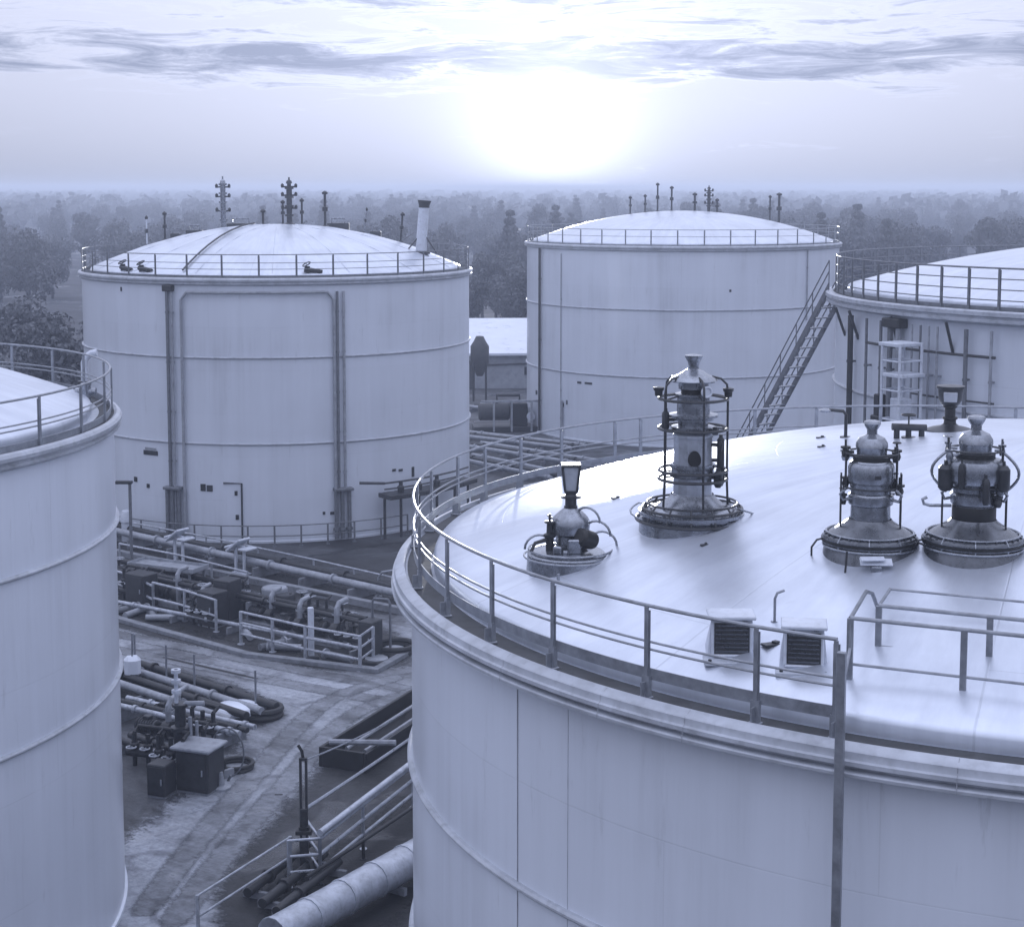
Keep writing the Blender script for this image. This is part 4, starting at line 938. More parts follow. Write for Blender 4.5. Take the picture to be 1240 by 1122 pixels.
cabinet('dark pump cabinet standing against the three-rail guard rail', 276, 750, .8, .8, 1.6, -.5)
cabinet('dark cabinet at the left end of the pump bay by the left edge tank', 172, 734, 1.1, .8, 1.35, -.6)
cabinet('dark slim cabinet at the right end of the three-rail guard rail', 449, 796, .6, .7, 1.35, -.55)
def pump(label, px, py, rz, sc=1.0, m='steel_dark'):
    p = P(px, py); v = thing('pump_set', label, 'pump', p, rz)
    b = MB(); b.box((0, 0, .12*sc), (1.9*sc, .7*sc, .24*sc), 0, .02); b.build('skid', 'concrete', v)
    b = MB(); b.tube([(-.85*sc, 0, .6*sc), (-.8*sc, 0, .6*sc), (.05*sc, 0, .6*sc), (.1*sc, 0, .6*sc)], [.2*sc, .28*sc, .28*sc, .2*sc], 18)
    for k in range(7): b.tube([((-.75+.11*k)*sc, 0, .6*sc), ((-.72+.11*k)*sc, 0, .6*sc)], .31*sc, 18)
    b.box((-.4*sc, 0, .92*sc), (.3*sc, .25*sc, .16*sc), 0, .02); b.build('motor', m, v)
    b = MB(); b.tube([(.1*sc, 0, .6*sc), (.4*sc, 0, .6*sc)], .08*sc, 10); b.tube([(.4*sc, 0, .6*sc), (.75*sc, 0, .6*sc)], .34*sc, 20); b.tube([(.75*sc, 0, .6*sc), (1.15*sc, 0, .6*sc)], .14*sc, 12); b.build('volute', 'pipe_dark', v)
    b = MB(); b.tube([(.57*sc, 0, .9*sc), (.57*sc, 0, 1.5*sc), (.57*sc, .15*sc, 1.7*sc), (.57*sc, .6*sc, 1.75*sc)], .11*sc, 10); b.lathe([(.2*sc, 1.25*sc), (.2*sc, 1.33*sc)], 14, (.57*sc, 0, 0)); b.build('discharge_pipe', 'pipe', v)
    return v
pump('pump set at the left of the bay below the raised tray', 205, 733, -.6, .9)
pump('pump set behind the guard rail, beside a pale drum', 318, 758, -.6, .85)
pump('pump set in the middle of the guarded bay', 352, 770, -.6, .85, 'pipe_dark')
pump('rightmost pump set in the guarded bay', 395, 779, -.6, .95, 'black')
pump('pump set half hidden behind the middle guard rail', 235, 750, -.6, .8)
def drum(label, px, py, r, h, m):
    p = P(px, py); v = thing('drum', label, 'drum', p); b = MB(); b.lathe([(0, 0), (r*.96, 0), (r, .03), (r, h*.33), (r*1.05, h*.35), (r, h*.37), (r, h*.66), (r*1.05, h*.68), (r, h*.7), (r, h-.03), (r*.96, h)], 24); b.build('drum_body', m, v)
    b = MB(); b.lathe([(r*.93, h-.02), (r*.93, h+.005), (0, h+.01)], 24); b.cyl((r*.5, 0, h), .05, .04, 10); b.build('lid', m, v); return v
drum('pale drum standing behind the guard rail of the pump bay', 333, 748, .52, 1.25, 'pipe')
drum('grey drum in the pump bay right of the pale drum', 346, 752, .4, 1.1, 'cabinet')
p = P(204, 712); v = thing('raised_tray', 'shallow pale tray on legs over the dark pump bay', 'tray', p, -.45); b = MB(); b.box((0, 0, .95), (3.4, 1.2, .08), 0, .02)
for s in (-1, 1): b.box((0, s*.58, 1.03), (3.4, .05, .14)); b.box((s*1.68, 0, 1.032), (.05, 1.2, .142))
b.build('tray', 'pipe', v)
for sx in (-1.5, 1.5):
    for sy in (-.5, .5): b = MB(); b.box((sx, sy, .46), (.09, .09, .92)); b.build('leg', 'rail', v)
p = P(377, 797); v = thing('marker_post', 'bright white square post at the guard rail of the pump bay', 'post', p, .3); b = MB(); b.box((0, 0, .95), (.2, .2, 1.9), 0, .02); b.build('post_body', 'white', v); b = MB(); b.box((0, 0, .06), (.5, .5, .12), 0, .02); b.build('foot', 'black', v)
p = P(462, 793); v = thing('pipe_hoop', 'tall thin inverted-U pipe frame right of the pump bay', 'frame', p, -.3); b = MB(); b.tube([(-.35, 0, 0), (-.35, 0, 1.95), (-.28, 0, 2.1), (.28, 0, 2.1), (.35, 0, 1.95), (.35, 0, 0)], .05, 8); b.build('hoop_tube', 'rail_dark', v)
b = MB(); b.box((-.35, 0, .04), (.25, .25, .08)); b.box((.35, 0, .04), (.25, .25, .08)); b.build('foot', 'concrete', v)
def hose(label, px, py, R, r, turns=2, m='rubber', lidr=0):
    p = P(px, py); v = thing('hose_coil', label, 'hose', p); b = MB()
    for k in range(turns): b.ring((.03*k, .02*k, r+.9*r*2*k*.9), R*(1-.03*k), r, 36, 8)
    b.build('hose', m, v)
    if lidr: b = MB(); b.lathe([(lidr, 0), (lidr, .12), (lidr*.8, .16), (0, .17)], 24); b.build('cover', 'pipe', v)
    return v
hose('black hose ring round a pale cover at the right end of the pump bay', 477, 789, .75, .10, 2, 'rubber', .45)
hose('smaller hose ring on a cover below the tall pipe frame', 456, 800, .55, .07, 1, 'rubber', .42)
for px, py, s, lb, m in ((285, 762, .9, 'dark', 'rubber'), ):
    pass
# pipework packed into the pump bay
piperun('two raised pipes crossing the pump bay behind its guard rails', P(140, 716, 0), P(440, 782, 0), .10, 1.0, 'pipe_dark', 4.0, 2, .4)
piperun('bright pipe on low blocks along the pump bay floor behind the guard rails', P(140, 738, 0), P(425, 794, 0), .08, .35, 'yard_rail', 3.0)
rb = random.Random(12)
def manifold(label, px, py, rz, h):
    p = P(px, py); v = thing('valve_manifold', label, 'valve manifold', p, rz); b = MB()
    b.tube([(-.7, 0, .4), (.7, 0, .4)], .12, 10)
    for x in (-.45, 0, .45): b.tube([(x, 0, 0), (x, 0, h)], .07, 8); b.lathe([(.12, h*.5), (.14, h*.55), (.14, h*.68), (.1, h*.72)], 10, (x, 0, 0))
    b.tube([(-.45, 0, h), (-.45, .25, h+.12), (.45, .25, h+.12), (.45, 0, h)], .06, 8); b.build('header', 'pipe_dark', v)
    for x in (-.45, 0, .45): b = MB(); b.ring((x, -.2, h*.62), .14, .022, 16); b.tube([(x, 0, h*.62), (x, -.2, h*.62)], .02, 6); b.tube([(x-.14, -.2, h*.62), (x+.14, -.2, h*.62)], .014, 6); b.build('handwheel', 'yard_rail', v)
for lb, px, py, h in (('valve manifold at the far left of the pump bay', 160, 728, 1.3), ('valve manifold behind the two pump cabinets', 285, 738, 1.2), ('valve manifold behind the white square post', 385, 768, 1.4), ('valve manifold left of the raised tray legs', 185, 722, 1.0), ('low valve manifold at the right end of the bay', 425, 786, .9), ('valve manifold between the middle guard rail and cabinets', 244, 758, 1.0)):
    manifold(lb, px, py, -.6, h)
# shrub-like clutter: loose pipe pieces and valves in the bay
rnd = random.Random(3)
for k, (px, py) in enumerate(((150, 742), (165, 745), (185, 748), (200, 752), (330, 785), (345, 788), (410, 800), (300, 772))):
    p = P(px, py); v = thing('pipe_offcut', 'short pale pipe offcut lying on the dark floor of the pump bay', 'pipe piece', (p.x, p.y, .02), rnd.uniform(0, 3), 'pipe offcuts in the pump bay'); b = MB(); L = .5+.3*rnd.random()
    b.tube([(-L, 0, .14), (L, 0, .14)], .13, 12); b.build('pipe', 'pipe' if k % 2 else 'concrete', v); b = MB(); b.tube([(L-.06, 0, .14), (L+.02, 0, .14)], .2, 14); b.build('flange', 'pipe', v)
for k, (px, py, h) in enumerate(((297, 742, .9), (366, 752, 1.2), (376, 748, .9), (415, 770, 1.3), (428, 775, 1.0), (246, 740, 1.1), (228, 738, .8), (145, 715, 1.4))):
    lb = ('valve spindle left of the pale drum', 'tall valve spindle behind the white square post', 'short valve spindle behind the white square post', 'tall valve spindle near the right end of the bay', 'short valve spindle near the right end of the bay', 'valve spindle left of the two pump cabinets', 'low valve spindle behind the middle guard rail', 'tall valve spindle at the far left of the bay')[k]
    p = P(px, py); v = thing('valve_spindle', lb, 'valve', p); b = MB(); b.lathe([(.2, 0), (.2, .08), (.1, .12), (.1, h*.5), (.2, h*.52), (.2, h*.6), (.05, h*.64), (.04, h), (0, h)], 12); b.build('body', 'pipe_dark', v)
    b = MB(); b.ring((0, 0, h), .22, .03, 18); b.tube([(-.22, 0, h), (.22, 0, h)], .02, 6); b.tube([(0, -.22, h), (0, .22, h)], .02, 6); b.build('handwheel', 'steel', v)

# lower pipe row by the left edge tank
piperun('four parallel pipes on sleepers at lower left ending by the white oval lid', P(138, 822), P(308, 878), .13, .40, 'pipe', 2.6, 4, .62)
sheet('pavement', pl((130, 812), (200, 820), (322, 858), (318, 884), (200, 850), (130, 832)), .015, 'pit')
wall_strip('low dark-edged kerb behind the four parallel pipes', [P(138, 802), P(322, 861)], .22, .25)
for k, (px, py, h) in enumerate(((164, 822, 1.6), (202, 836, 1.6), (236, 848, 1.6), (310, 866, 1.5))):
    p = P(px, py); v = thing('marker_pole', ('leftmost', 'second', 'third', 'rightmost')[k]+' of four thin poles along the lower pipe row', 'pole', p, 0, 'thin poles along the lower pipe row'); b = MB(); b.tube([(0, 0, 0), (0, 0, h)], .035, 8); b.build('pole', 'rail', v); b = MB(); b.cyl((0, 0, 0), .12, .06, 12); b.build('foot', 'concrete', v)
p = P(287, 868); v = thing('tank_lid', 'bright white oval lid lying at the end of the lower pipe row', 'lid', p, -.35); b = MB()
pr = [(1.0, 0), (1.0, .1), (.9, .2), (.6, .26), (0, .3)]; b.lathe(pr, 32); b.v = [(x*.72, y*.72, z) for x, y, z in b.v]; b.build('cover', 'roof', v, loc=(0, 0, .2)); b = MB(); b.lathe([(.64, 0), (.64, .2)], 28); b.build('collar', 'pipe_dark', v)
hose('thick black hose ring on the ground right of the white oval lid', 319, 868, .55, .11, 2, 'rubber', .3)
p = P(161, 832); v = thing('lamp_box', 'small glaring white lamp box at the left edge of the yard', 'lamp', p); b = MB(); b.box((0, 0, .75), (.55, .5, .7), .3, .12); b.build('lamp_body', 'roof', v); b = MB(); b.tube([(0, 0, 0), (0, 0, .42)], .08, 10); b.build('stem', 'steel_dark', v); b = MB(); b.tube([(0, 0, 1.08), (.02, 0, 1.9)], .035, 6); b.build('aerial', 'rail', v)
# cabinet group at lower left
cabinet('squat dark cabinet with pale sloping lid and hoop beside it at lower left', 243, 955, 1.05, .9, 1.2, -.35, 'cabinet', True)
p = P(220, 945); v = thing('valve_column', 'tall dark valve column behind the squat lidded cabinet', 'valve', p); b = MB()
b.lathe([(.3, 0), (.3, .15), (.2, .2), (.2, 1.5), (.28, 1.52), (.28, 1.62), (.16, 1.65), (.16, 2.2), (.24, 2.22), (.24, 2.3), (0, 2.32)], 18); b.build('column', 'steel_dark', v)
b = MB(); b.tube([(.28, .0, 0), (.28, 0, 1.9)], .06, 8); b.tube([(.45, .1, 0), (.45, .1, 1.75)], .05, 8); b.tube([(-.2, 0, 2.0), (.2, .0, 2.3), (.7, 0, 2.3)], .08, 8); b.build('riser_pipe', 'pipe', v)
b = MB(); b.tube([(-.1, 0, 2.3), (-.1, 0, 3.3)], .06, 8)
for z in (2.6, 2.9, 3.2): b.cyl((-.1, 0, z), .14, .1, 12)
b.build('insulator_stack', 'white', v)
p = P(276, 945); v = thing('hose_hoop', 'thin upright hoop of cable right of the lidded cabinet', 'cable hoop', p, -.2); b = MB(); b.tube([(.5*cos(t)*1.0, 0, .85+.72*sin(t)) for t in [radians(-75+i*330/28) for i in range(29)]], .025, 6); b.tube([(0, 0, 0), (.1, 0, .17)], .04, 6); b.build('hoop', 'rail_dark', v)
p = P(268, 955); v = thing('disc_foot', 'small pale disc foot on the ground at the cabinet corner', 'foot plate', p); b = MB(); b.lathe([(.28, 0), (.28, .08), (.1, .12), (.06, .5), (0, .5)], 18); b.build('disc', 'pipe', v)
manifold('valve manifold in front of the tall valve column at lower left', 232, 925, -.4, 1.1)
manifold('valve manifold between the lower pipe row and the lidded cabinet', 246, 898, -.6, 1.0)
pump('pump set tucked beside the left edge tank below the lower pipe row', 190, 900, -.5, .85)
pump('pump set between the two low vessels and the lower pipe row', 205, 878, -.5, .7, 'black')
piperun('pair of dark pipes running under the lidded cabinet at lower left', P(150, 905), P(262, 945), .11, .35, 'pipe_dark', 2.0, 2, .5)
piperun('pale pipe bundle crossing behind the valve column at lower left', P(145, 868), P(300, 905), .09, .55, 'yard_rail', 2.2, 3, .35)
hose('loose black hose coil on the ground beside the lidded cabinet', 285, 930, .5, .06, 2)
manifold('dark valve manifold half hidden behind the valve column at lower left', 208, 950, -.5, 1.4)
manifold('low valve manifold at the lower left against the left edge tank', 180, 928, -.3, 1.0)
cabinet('small dark box by the left edge tank behind the lidded cabinet', 196, 962, .6, .6, .9, -.35)

# foreground left: railed sump, trough, lagged pipe
guard('thick white-topped guard rail slanting beside the foreground tank', [P(388, 1072), P(440, 1028), P(500, 978), P(560, 930)], 1.2, 3, 2.4, .05, 'steel_light', pr=.045)
p = P(388, 1072); e = P(560, 930); v = thing('top_rail_jacket', 'fat pale pipe resting on top of the slanting guard rail', 'pipe', (p.x, p.y, 1.34)); b = MB(); b.tube([(0, 0, 0), (e.x-p.x, e.y-p.y, 0)], .085, 12); b.build('pipe', 'lag', v)
guard('short guard rail frame round the near end of the sump', [P(350, 1075), P(388, 1072), P(372, 1048)], 1.2, 3, 1.2, .04, 'steel_light')
guard('two thin rails running off to the lower left corner', [P(240, 1135), P(352, 1060)], 1.0, 2, 3.2, .03)
p = P(369, 1060); v = thing('lamp_standard', 'dark slotted standard rising from the sump corner with cables strung right', 'post', p); b = MB()
b.box((-.07, 0, 1.9), (.06, .1, 2.2), 0, .01); b.box((.07, 0, 1.9), (.06, .1, 2.2), 0, .01); b.box((0, 0, .5), (.22, .2, 1.0), 0, .02); b.box((0, 0, 1.5), (.18, .14, .5), 0, .02); b.box((0, 0, 3.0), (.2, .12, .08), 0, .01); b.build('standard', 'steel_dark', v)
b = MB(); b.tube([(0, 0, 3.0), (-.03, 0, 3.2), (-.12, 0, 3.35)], .04, 8); b.build('hook', 'black', v)
b = MB(); b.box((0, 0, 1.15), (.4, .3, .1), 0, .01); b.lathe([(0, 1.2), (.14, 1.2), (.14, 1.28), (0, 1.3)], 14); b.build('bracket', 'black', v)
b = MB(); b.tube([(.05, 0, .5), (.2, -.25, .45), (.25, -.35, .2), (.1, -.5, .05)], .08, 10); b.build('hose', 'pipe_dark', v)
def cable(label, p, q, r, sag=.1):
    p = Vector(p); q = Vector(q); v = thing('cable', label, 'cable', p); b = MB(); b.tube([(q-p)*(k/14)-Vector((0, 0, sag*4*(k/14)*(1-k/14))) for k in range(15)], r, 6); b.build('wire', 'steel_light', v)
top = p+Vector((0, 0, 2.95))
cable('thin upper cable strung from the dark standard towards the pump bay', top, P(497, 858)+Vector((0, 0, .02)), .022)
cable('thicker lower pipe from the dark standard to the near tank', p+Vector((0, 0, 1.7)), P(500, 905)+Vector((0, 0, .35)), .045, .02)
p = P(415, 932); q = P(505, 872)
v = thing('drain_trough', 'long black open trough with a pale cross beam left of the foreground tank', 'trough', p); d = q-p; L = d.length+2; an = atan2(d.y, d.x); b = MB()
un = Vector((cos(an), sin(an), 0)); pe = Vector((-un.y, un.x, 0))
for s in (-.75, .75): c = un*(L/2)+pe*s; b.box((c.x, c.y, .3), (L, .1, .6), an, .01)
c = un*.05; b.box((c.x, c.y, .302), (.1, 1.38, .6), an, .01); c = un*(L/2); b.box((c.x, c.y, .06), (L-.15, 1.36, .06), an); b.build('trough', 'trough', v)
for s in (-.3, .3): b = MB(); c = un*(L/2)+pe*s; b.tube([c-un*(L/2-.8)+Vector((0, 0, .35)), c+un*(L/2-.3)+Vector((0, 0, .35))], .06, 8); b.build('inner_pipe', 'pipe', v)
b = MB(); b.tube([pe*.6+un*.3+Vector((0, 0, .68)), -pe*1.3+un*.9+Vector((0, 0, .72))], .09, 8); b.build('cross_beam', 'pipe', v)
pA = P(330, 1134, .62); pB = P(497, 1040, .62)
piperun('fat lagged pale pipe with banded jacket slanting up at bottom left', pA, pB+(pB-pA)*.5, .42, .62, 'lag', 4.0, 1, .5, True, 'lagged_pipe')
sheet('pavement', [P(320, 1110), P(390, 1062), P(560, 935), P(600, 960), P(520, 1060), P(400, 1160)], .016, 'pit')
for k, (px, py, L) in enumerate(((300, 1095, 3.2), (318, 1108, 3.4), (335, 1118, 3.0))):
    a, c = P(px, py), P(px+75, py-62); piperun(('uppermost', 'middle', 'lowest')[k]+' of three dark pipes entering the sump at bottom left', a, c, .12, .3, 'pipe_dark', 2.5)
guard('low dark rail edging the sump in front of the slanting guard rail', [P(372, 1085), P(440, 1040), P(520, 985)], .5, 1, 2.5, .05, 'pipe_dark')

# ground between the far tanks: pipe bundles, building, tanker
for k, (a, c, lb) in enumerate((((572, 545), (760, 575), 'pipe row nearest the near roof railing, between the tanks'), ((560, 532), (700, 548), 'second pipe row on the ground between the two far tanks'), ((560, 560), (680, 585), 'pipe row just beyond the curved end of the near railing'), ((575, 497), (640, 503), 'pipe row lying in front of the parked tanker'))):
    piperun(lb, P(*a), P(*c), .14, .4, 'pipe', 3.5, 3, .8)
p0, p1 = P(540, 470), P(700, 462)
v = thing('warehouse', 'low grey warehouse with a bright white sloping roof between the two far tanks', 'building', ((p0.x+p1.x)/2, p0.y+6, 0), .06)
b = MB(); W, D, H = 15, 12, 4.6
b.add([(-W/2, -D/2, 0), (W/2, -D/2, 0), (W/2, D/2, 0), (-W/2, D/2, 0), (-W/2, -D/2, H*.62), (W/2, -D/2, H*.62), (W/2, D/2, H), (-W/2, D/2, H)], [(0, 1, 5, 4), (1, 2, 6, 5), (2, 3, 7, 6), (3, 0, 4, 7)]); b.build('wall', 'wall', v)
b = MB(); b.add([(-W/2-.4, -D/2-.5, H*.62), (W/2+.4, -D/2-.5, H*.62), (W/2+.4, D/2+.4, H+.25), (-W/2-.4, D/2+.4, H+.25), (-W/2-.4, -D/2-.5, H*.62+.2), (W/2+.4, -D/2-.5, H*.62+.2), (W/2+.4, D/2+.4, H+.45), (-W/2-.4, D/2+.4, H+.45)], [(0, 1, 5, 4), (1, 2, 6, 5), (2, 3, 7, 6), (3, 0, 4, 7), (4, 5, 6, 7), (3, 2, 1, 0)])
for k in range(16): x = -W/2+W*k/15; b.box((x, -.05, (H*.62+H)/2+.26), (.06, D+.5, .06), 0, 0, atan2(H*.38+.25, D+.9))
b.build('roof', 'roof', v)
b = MB(); b.tube([(-W/2, -D/2-.08, 1.9), (W/2, -D/2-.08, 2.3)], .07, 8); b.build('eaves_pipe', 'steel_dark', v)
b = MB(); b.box((-4.6, -D/2-.03, 1.2), (1.6, .08, 2.4), 0, .01); b.build('door', 'cabinet', v); b = MB(); b.box((1.5, -D/2-.03, 1.5), (1.8, .08, .7), 0, .01); b.build('window', 'steel_dark', v)
p = PD(581, 452, 132); v = thing('fuel_hopper', 'tall dark hopper against the right flank of the left big tank', 'hopper', (p.x, 132, 0)); b = MB(); b.lathe([(.25, 2.0), (.75, 3.0), (.75, 4.4), (.5, 4.8), (.3, 5.2), (0, 5.25)], 18); b.build('hopper_body', 'cabinet', v)
for sx in (-.5, .5):
    for sy in (-.5, .5): b = MB(); b.tube([(sx, sy, 0), (sx, sy, 3.2)], .08, 6); b.build('leg', 'steel_dark', v)
p = P(612, 521); v = thing('compressor_skid', 'dark compressor skid with pale uprights and a bright round end between the far tanks', 'compressor', p, .1)
b = MB(); b.box((0, 0, .2), (4.6, 2.0, .4), 0, .04); b.build('skid', 'pipe_dark', v)
b = MB(); b.tube([(-1.9, 0, 1.35), (-1.8, 0, 1.35), (.2, 0, 1.35), (.3, 0, 1.35)], [.5, .62, .62, .5], 20); b.build('receiver', 'cabinet', v)
b = MB(); b.box((.95, 0, 1.2), (1.1, 1.5, 1.6), 0, .05); b.build('motor_housing', 'black', v)
b = MB(); b.tube([(1.55, -.3, 1.3), (1.75, -.3, 1.3)], .42, 20); b.build('fly_wheel', 'pipe', v)
b = MB(); b.tube([(1.72, -.78, 1.1), (1.72, -.88, 1.1)], .3, 18); b.build('end_cover', 'white', v)
for x in (-.9, .35, 1.75): b = MB(); b.box((x, -1.0, 1.1), (.14, .12, 2.1), 0, .01); b.build('upright', 'pipe', v)
b = MB(); b.box((.2, -1.0, 2.2), (4.0, .16, .14), 0, .01); b.build('top_beam', 'pipe', v)
b = MB(); b.tube([(-.6, 0, 1.9), (-.6, 0, 2.5), (1.0, 0, 2.5), (1.0, 0, 2.0)], .11, 10); b.build('pipework', 'pipe_dark', v)

# ------------------------------------------------------------------ trees
def crown_mesh(name, kind, h, rad, nleaf, seed, size):
    r = random.Random(seed); vs = []; fs = []
    lobes = []
    if kind == 'conifer':
        for k in range(12): 
            z = h*(.18+.8*k/11); lobes.append((0, 0, z, rad*(1-k/12.5)*.95+.25, .55))
    else:
        for k in range(15):
            a = r.uniform(0, TAU); q = sqrt(r.random())*rad*.68; z = h*r.uniform(.34, .86); s = rad*r.uniform(.30, .52)
            lobes.append((q*cos(a), q*sin(a), z, s, .8))
        lobes.append((0, 0, h*.85, rad*.42, .9))
    for k in range(nleaf):
        lx, ly, lz, s, fl = r.choice(lobes)
        d = Vector((r.gauss(0, 1), r.gauss(0, 1), r.gauss(0, 1))).normalized()
        q = s*(.45+.6*r.random()**.6)
        c = Vector((lx+d.x*q, ly+d.y*q, lz+d.z*q*fl))
        n = (d+Vector((r.gauss(0, .6), r.gauss(0, .6), r.gauss(0, .6)))).normalized()
        u = n.orthogonal().normalized(); w = n.cross(u); a = r.uniform(0, TAU); u, w = u*cos(a)+w*sin(a), w*cos(a)-u*sin(a)
        e = size*r.uniform(.6, 1.25); i = len(vs)
        vs += [tuple(c+u*e), tuple(c+w*e*.6+n*e*.2), tuple(c-u*e), tuple(c-w*e*.6+n*e*.1)]; fs.append((i, i+1, i+2, i+3))
    me = bpy.data.meshes.new(name); me.from_pydata(vs, [], fs); me.materials.append(M['leaf']); me.polygons.foreach_set('use_smooth', [False]*len(fs))
    return me
def trunk_bm(h, kind, seed):
    r = random.Random(seed); b = MB(); b.tube([(0, 0, -.2), (r.uniform(-.1, .1), r.uniform(-.1, .1), h*.3), (r.uniform(-.3, .3), r.uniform(-.3, .3), h*.6), (0, 0, h*.92)], [h*.022, h*.016, h*.010, h*.003], 8)
    if kind != 'conifer':
        for k in range(7):
            a = r.uniform(0, TAU); z = h*r.uniform(.28, .6); L = h*.24
            b.tube([(0, 0, z), (L*.5*cos(a), L*.5*sin(a), z+L*.45), (L*cos(a), L*sin(a), z+L*.8)], [h*.009, h*.006, h*.002], 6)
    return b
TK = {'deciduous': [], 'tall': [], 'conifer': []}
for kd, h, rad, n, cnt in (('deciduous', 13, 4.6, 4600, 3), ('tall', 15, 3.4, 3600, 2), ('conifer', 15, 3.0, 3400, 2)):
    for s in range(cnt): TK[kd].append((crown_mesh('crown', kd, h, rad, n, s*11+len(kd), .31), trunk_bm(h, kd, s+3)))
trunk_me = {}
LBL = {'deciduous': 'round-crowned broadleaf tree in the hazy woodland behind the tanks', 'tall': 'narrow upright tree in the hazy woodland behind the tanks', 'conifer': 'dark pointed conifer in the hazy woodland behind the tanks'}
def plant(kd, x, y, sc, rz, i, label=None, group=None):
    cm, tb = TK[kd][i % len(TK[kd])]; key = (kd, i % len(TK[kd]))
    v = thing({'deciduous': 'broadleaf_tree', 'tall': 'upright_tree', 'conifer': 'conifer_tree'}[kd], label or LBL[kd], 'tree', (x, y, 0), rz, group or {'deciduous': 'round-crowned trees behind the tanks', 'tall': 'upright trees behind the tanks', 'conifer': 'conifers behind the tanks'}[kd])
    v.scale = (sc, sc, sc*1.0)
    if key not in trunk_me:
        t_ = tb.build('trunk', 'bark', v); trunk_me[key] = t_
    else:
        t_ = trunk_me[key].copy(); C.objects.link(t_); t_.parent = v
    c_ = bpy.data.objects.new('crown', cm); C.objects.link(c_); c_.parent = v
    return v
rt = random.Random(21); placed = []
def hidden(px, ytop):
    if 112 < px < 572 and ytop > 268+abs(px-342)**2*.00085: return True
    if 636 < px < 1010 and ytop > 257+abs(px-823)**2*.0009: return True
    if px > 1012 and ytop > 305: return True
    if px < -30 or px > 1270: return True
    return False
def inplace(x, y, d):
    return all((x-a)**2+(y-b)**2 > d*d for a, b in placed)
clear = [(BIG.cx, BIG.cy, BIG.R+5), (FAR.cx, FAR.cy, FAR.R+6), (RIGHT.cx, RIGHT.cy, 18), (LEFT.cx, LEFT.cy, 15)]
tries = 0; cnt = 0
while cnt < 250 and tries < 20000:
    tries += 1
    y = 212+(rt.random()**1.4)*480; x = rt.uniform(-.36, .36)*y
    kd = rt.choices(('deciduous', 'tall', 'conifer'), (.6, .2, .2))[0]
    sc = rt.uniform(.72, 1.0)
    h = (13 if kd == 'deciduous' else 15)*sc
    px = 620+2000*x/y; yt = 228+2000*(CAMZ-h)/y
    if hidden(px, yt) or not inplace(x, y, 4.6): continue
    placed.append((x, y)); plant(kd, x, y, sc, rt.uniform(0, TAU), cnt); cnt += 1
# nearer trees left of the big tank and a tall conifer on the right
for k in range(14):
    x = -26-rt.random()*30; y = 104+rt.random()*45
    if inplace(x, y, 4): placed.append((x, y)); plant(rt.choice(('deciduous', 'conifer', 'deciduous')), x, y, rt.uniform(.6, .85), rt.uniform(0, TAU), k, 'dark tree at the left edge beyond the left big tank', 'trees at the left edge')
for k, (u, y) in enumerate(((-.026, 176), (-.010, 184), (.004, 172), (.014, 190), (-.018, 198), (-.002, 206), (.022, 178))):
    plant(('deciduous', 'tall', 'deciduous')[k % 3], u*y, y, .62+.05*(k % 3), k*1.3, k, 'dim woodland tree showing in the gap between the two far tanks', 'trees in the gap between the far tanks')
plant('conifer', .2085*230, 230, .98, 1, 0, 'tallest dark conifer behind the right tank', 'conifer by the right tank')
plant('conifer', .226*200, 200, .88, 2, 1, 'dark conifer right of the tallest one behind the right tank', 'conifer by the right tank')
# far woods: one mass of many small crowns
r = random.Random(5); fv = []; ff = []
def far_crown(x, y, h, rad, n):
    for k in range(n):
        d = Vector((r.gauss(0, 1), r.gauss(0, 1), r.gauss(0, 1)+.15)).normalized(); q = rad*(.6+.5*r.random())
        c = Vector((x+d.x*q, y+d.y*q, h*.62+d.z*h*.38*(.7+.4*r.random()))); nn = (d+Vector((r.gauss(0, .5), r.gauss(0, .5), r.gauss(0, .5)))).normalized()
        u = nn.orthogonal().normalized(); w = nn.cross(u); e = rad*r.uniform(.28, .5); i = len(fv)
        fv.extend([tuple(c+u*e), tuple(c+w*e*.7), tuple(c-u*e), tuple(c-w*e*.7)]); ff.append((i, i+1, i+2, i+3))
for d, cntf, jit in ((600, 90, 40), (690, 110, 40), (800, 120, 50), (940, 140, 60), (1100, 160, 70), (1300, 190, 90), (1550, 210, 110), (1850, 240, 120), (2200, 280, 150), (2700, 320, 200)):
    for k in range(cntf):
        y = d+r.uniform(-jit, jit); x = r.uniform(-.37, .37)*y
        far_crown(x, y, r.uniform(9, 14.5)*(1.0 if d < 1500 else 1.05), r.uniform(3.5, 6.5)*(1 if d < 1300 else 1.5), 44)
me = bpy.data.meshes.new('forest'); me.from_pydata(fv, [], ff); me.materials.append(M['leaf_far']); fo = bpy.data.objects.new('forest', me); C.objects.link(fo)
tag(fo, 'hazy far-off woodland reaching to the horizon', 'forest', None, 'stuff')

# ------------------------------------------------------------------ haze
hx = 6200; hb, ht = -1.0, 20.5
b = MB(); b.box((0, 0, (hb+ht)/2), (2*hx, 2*hx, ht-hb)); hz = b.build('haze', M['black'])
hm = bpy.data.materials.new('haze_air'); hm.use_nodes = True; nt = hm.node_tree
nt.nodes.remove(nt.nodes['Principled BSDF']); pv = nt.nodes.new('ShaderNodeVolumePrincipled')
pv.inputs['Color'].default_value = (.40, .445, .56, 1); pv.inputs['Density'].default_value = .0014; pv.inputs['Anisotropy'].default_value = .3
nt.links.new(pv.outputs[0], nt.nodes['Material Output'].inputs['Volume'])
hz.data.materials.clear(); hz.data.materials.append(hm); hz['kind'] = 'stuff'; hz['label'] = 'pale haze hanging over the yard and woods'

